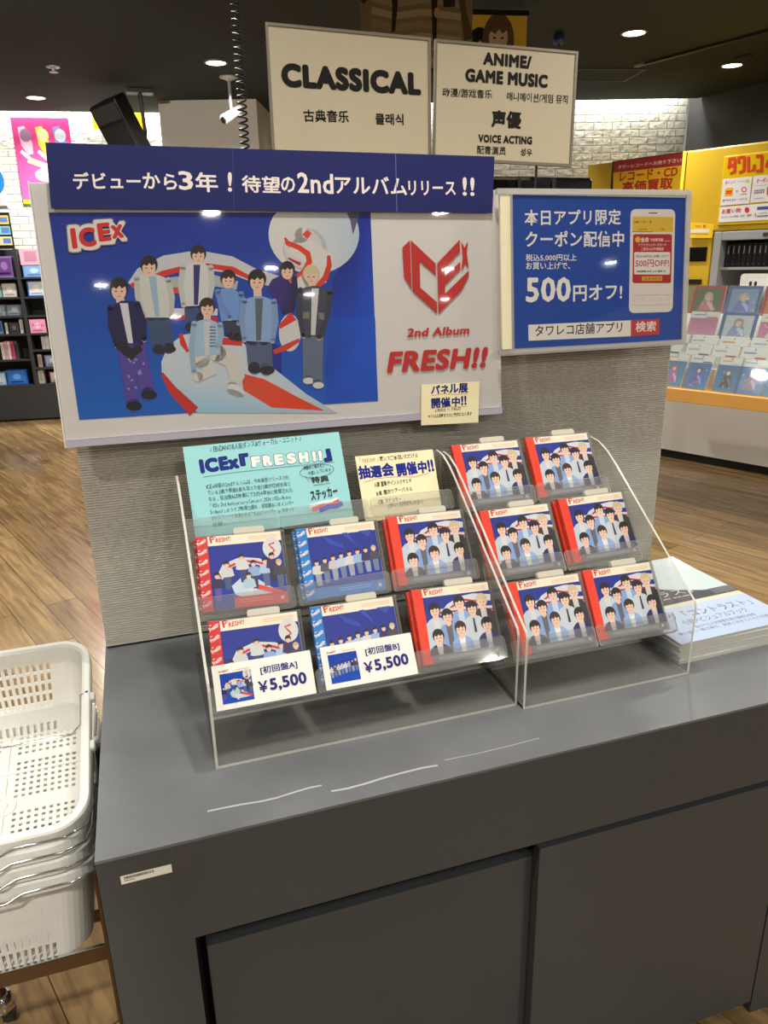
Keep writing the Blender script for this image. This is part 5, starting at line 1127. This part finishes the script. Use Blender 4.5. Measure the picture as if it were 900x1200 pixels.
R1 = [(-.20, (90, 170, 160), (200, 90, 120), (60, 90, 150), 'teal packet, partly behind the coupon sign, front row of the oak table'), (-.075, (90, 160, 205), (205, 70, 90), (190, 120, 180), 'blue packet with red-haired figure in the front row'), (.065, (70, 140, 205), (40, 40, 60), (110, 100, 190), 'blue packet with dark-haired violet figure in the front row'), (.225, (60, 140, 200), (140, 90, 70), (60, 60, 70), 'blue packet with brown-haired figure in grey, front row'),
      (.345, (50, 140, 205), (150, 100, 80), (150, 130, 160), 'blue packet with brown-haired figure in mauve, front row'), (.485, (70, 160, 210), (225, 170, 110), (60, 62, 80), 'blue packet with fair-haired figure, front row'), (.62, (80, 150, 210), (70, 60, 90), (120, 130, 180), 'blue packet with dark figure at the picture edge, front row'), (.76, (90, 160, 200), (60, 60, 60), (90, 100, 150), 'blue packet beyond the picture edge, front row')]
for s_, bg, hr, cl_, lab in R1: packet(s_, .035, .0, .125 if s_ < .3 else .132, .185, T0, bg, (hr, cl_), lab)
HC = [(-.19, 'header card with pale print, second row start beside the coupon sign'), (-.02, 'white header card above the violet figure packet'), (.13, 'white header card with small grey mark, second row'), (.285, 'cream header card above the grey figure packet'), (.44, 'white header card above the fair-haired packet'), (.60, 'white header card at the picture edge, second row')]
for i, (s_, lab) in enumerate(HC): packet(s_, .165, .095, .142, .135, .45, ((225, 226, 228), (236, 234, 226))[i % 2], None, lab, hh=.5, grp='white topped packets in the second row')
HC = [(-.20, 'white card with blue line in the third row, beside the coupon sign'), (-.05, 'white card with orange print in the third row'), (.12, 'white card with yellow swirl in the third row'), (.29, 'white card over blue stripes in the third row'), (.46, 'plain white card at the picture edge, third row')]
for i, (s_, lab) in enumerate(HC): packet(s_, .27, .155, .155, .115, .5, ((205, 222, 240), (244, 224, 200), (246, 232, 200), (150, 190, 230), (230, 230, 232))[i], None, lab, hh=.62, grp='white topped packets in the third row')
packet(-.115, .385, .235, .165, .15, .35, (240, 160, 195), None, 'pink packet with white header in the fourth row', hh=.25, grp='pictures in the fourth row')
packet(.07, .385, .235, .195, .15, .35, (214, 222, 226), ((190, 160, 150), (150, 170, 215)), 'blue framed picture card in the fourth row', frame=(64, 96, 165), grp='pictures in the fourth row')
packet(.285, .385, .235, .17, .15, .35, (236, 150, 190), ((80, 70, 90), (230, 225, 235)), 'pink packet with pale figure at the picture edge, fourth row', hh=.3, grp='pictures in the fourth row')
packet(-.36, .555, .355, .165, .16, .3, (190, 170, 90), ((80, 80, 80), (150, 140, 90)), 'olive framed picture card half hidden by the coupon sign', frame=(170, 150, 60), grp='framed cards in the top row')
packet(-.19, .555, .355, .19, .165, .3, (90, 130, 90), ((240, 190, 130), (230, 140, 150)), 'red framed green picture card with fair-haired figure in the top row', frame=(196, 50, 46), grp='framed cards in the top row')
packet(.015, .555, .355, .19, .165, .3, (150, 175, 220), ((200, 205, 150), (120, 140, 210)), 'blue framed pale blue picture card in the top row', frame=(60, 110, 170), grp='framed cards in the top row')
packet(.22, .555, .355, .19, .165, .3, (220, 130, 50), ((70, 50, 40), (90, 60, 50)), 'red framed orange picture card at the picture edge, top row', frame=(190, 40, 44), grp='framed cards in the top row')
t = thing('white_notice', 'white rounded notice board standing behind the top row of cards', 'notice', matrix=GT @ Matrix.Translation((.06, .625, .36)))
bm = bmesh.new(); prism(bm, rrect(.5, .22, .02, 4), 0, .006, 'y'); obj('board', bm, M_PAPER, t)
a = Art(3e-5); a.rect(.03, .03, .47, .20, (225, 226, 226)); a.rect(.034, .034, .466, .196, (242, 242, 240)); [a.ell(.06+.028*j, .165, .009, .014, (50, 54, 58), 10) for j in (0, 1, 4, 6)]; a.obj('notice_print', PRINT, t)

# ------------------------------------------------------------------ lift everything so that the floor is at zero
for o in list(S.objects):
    if o.parent is None: o.matrix_basis = Matrix.Translation((0, 0, -FLOOR)) @ o.matrix_basis
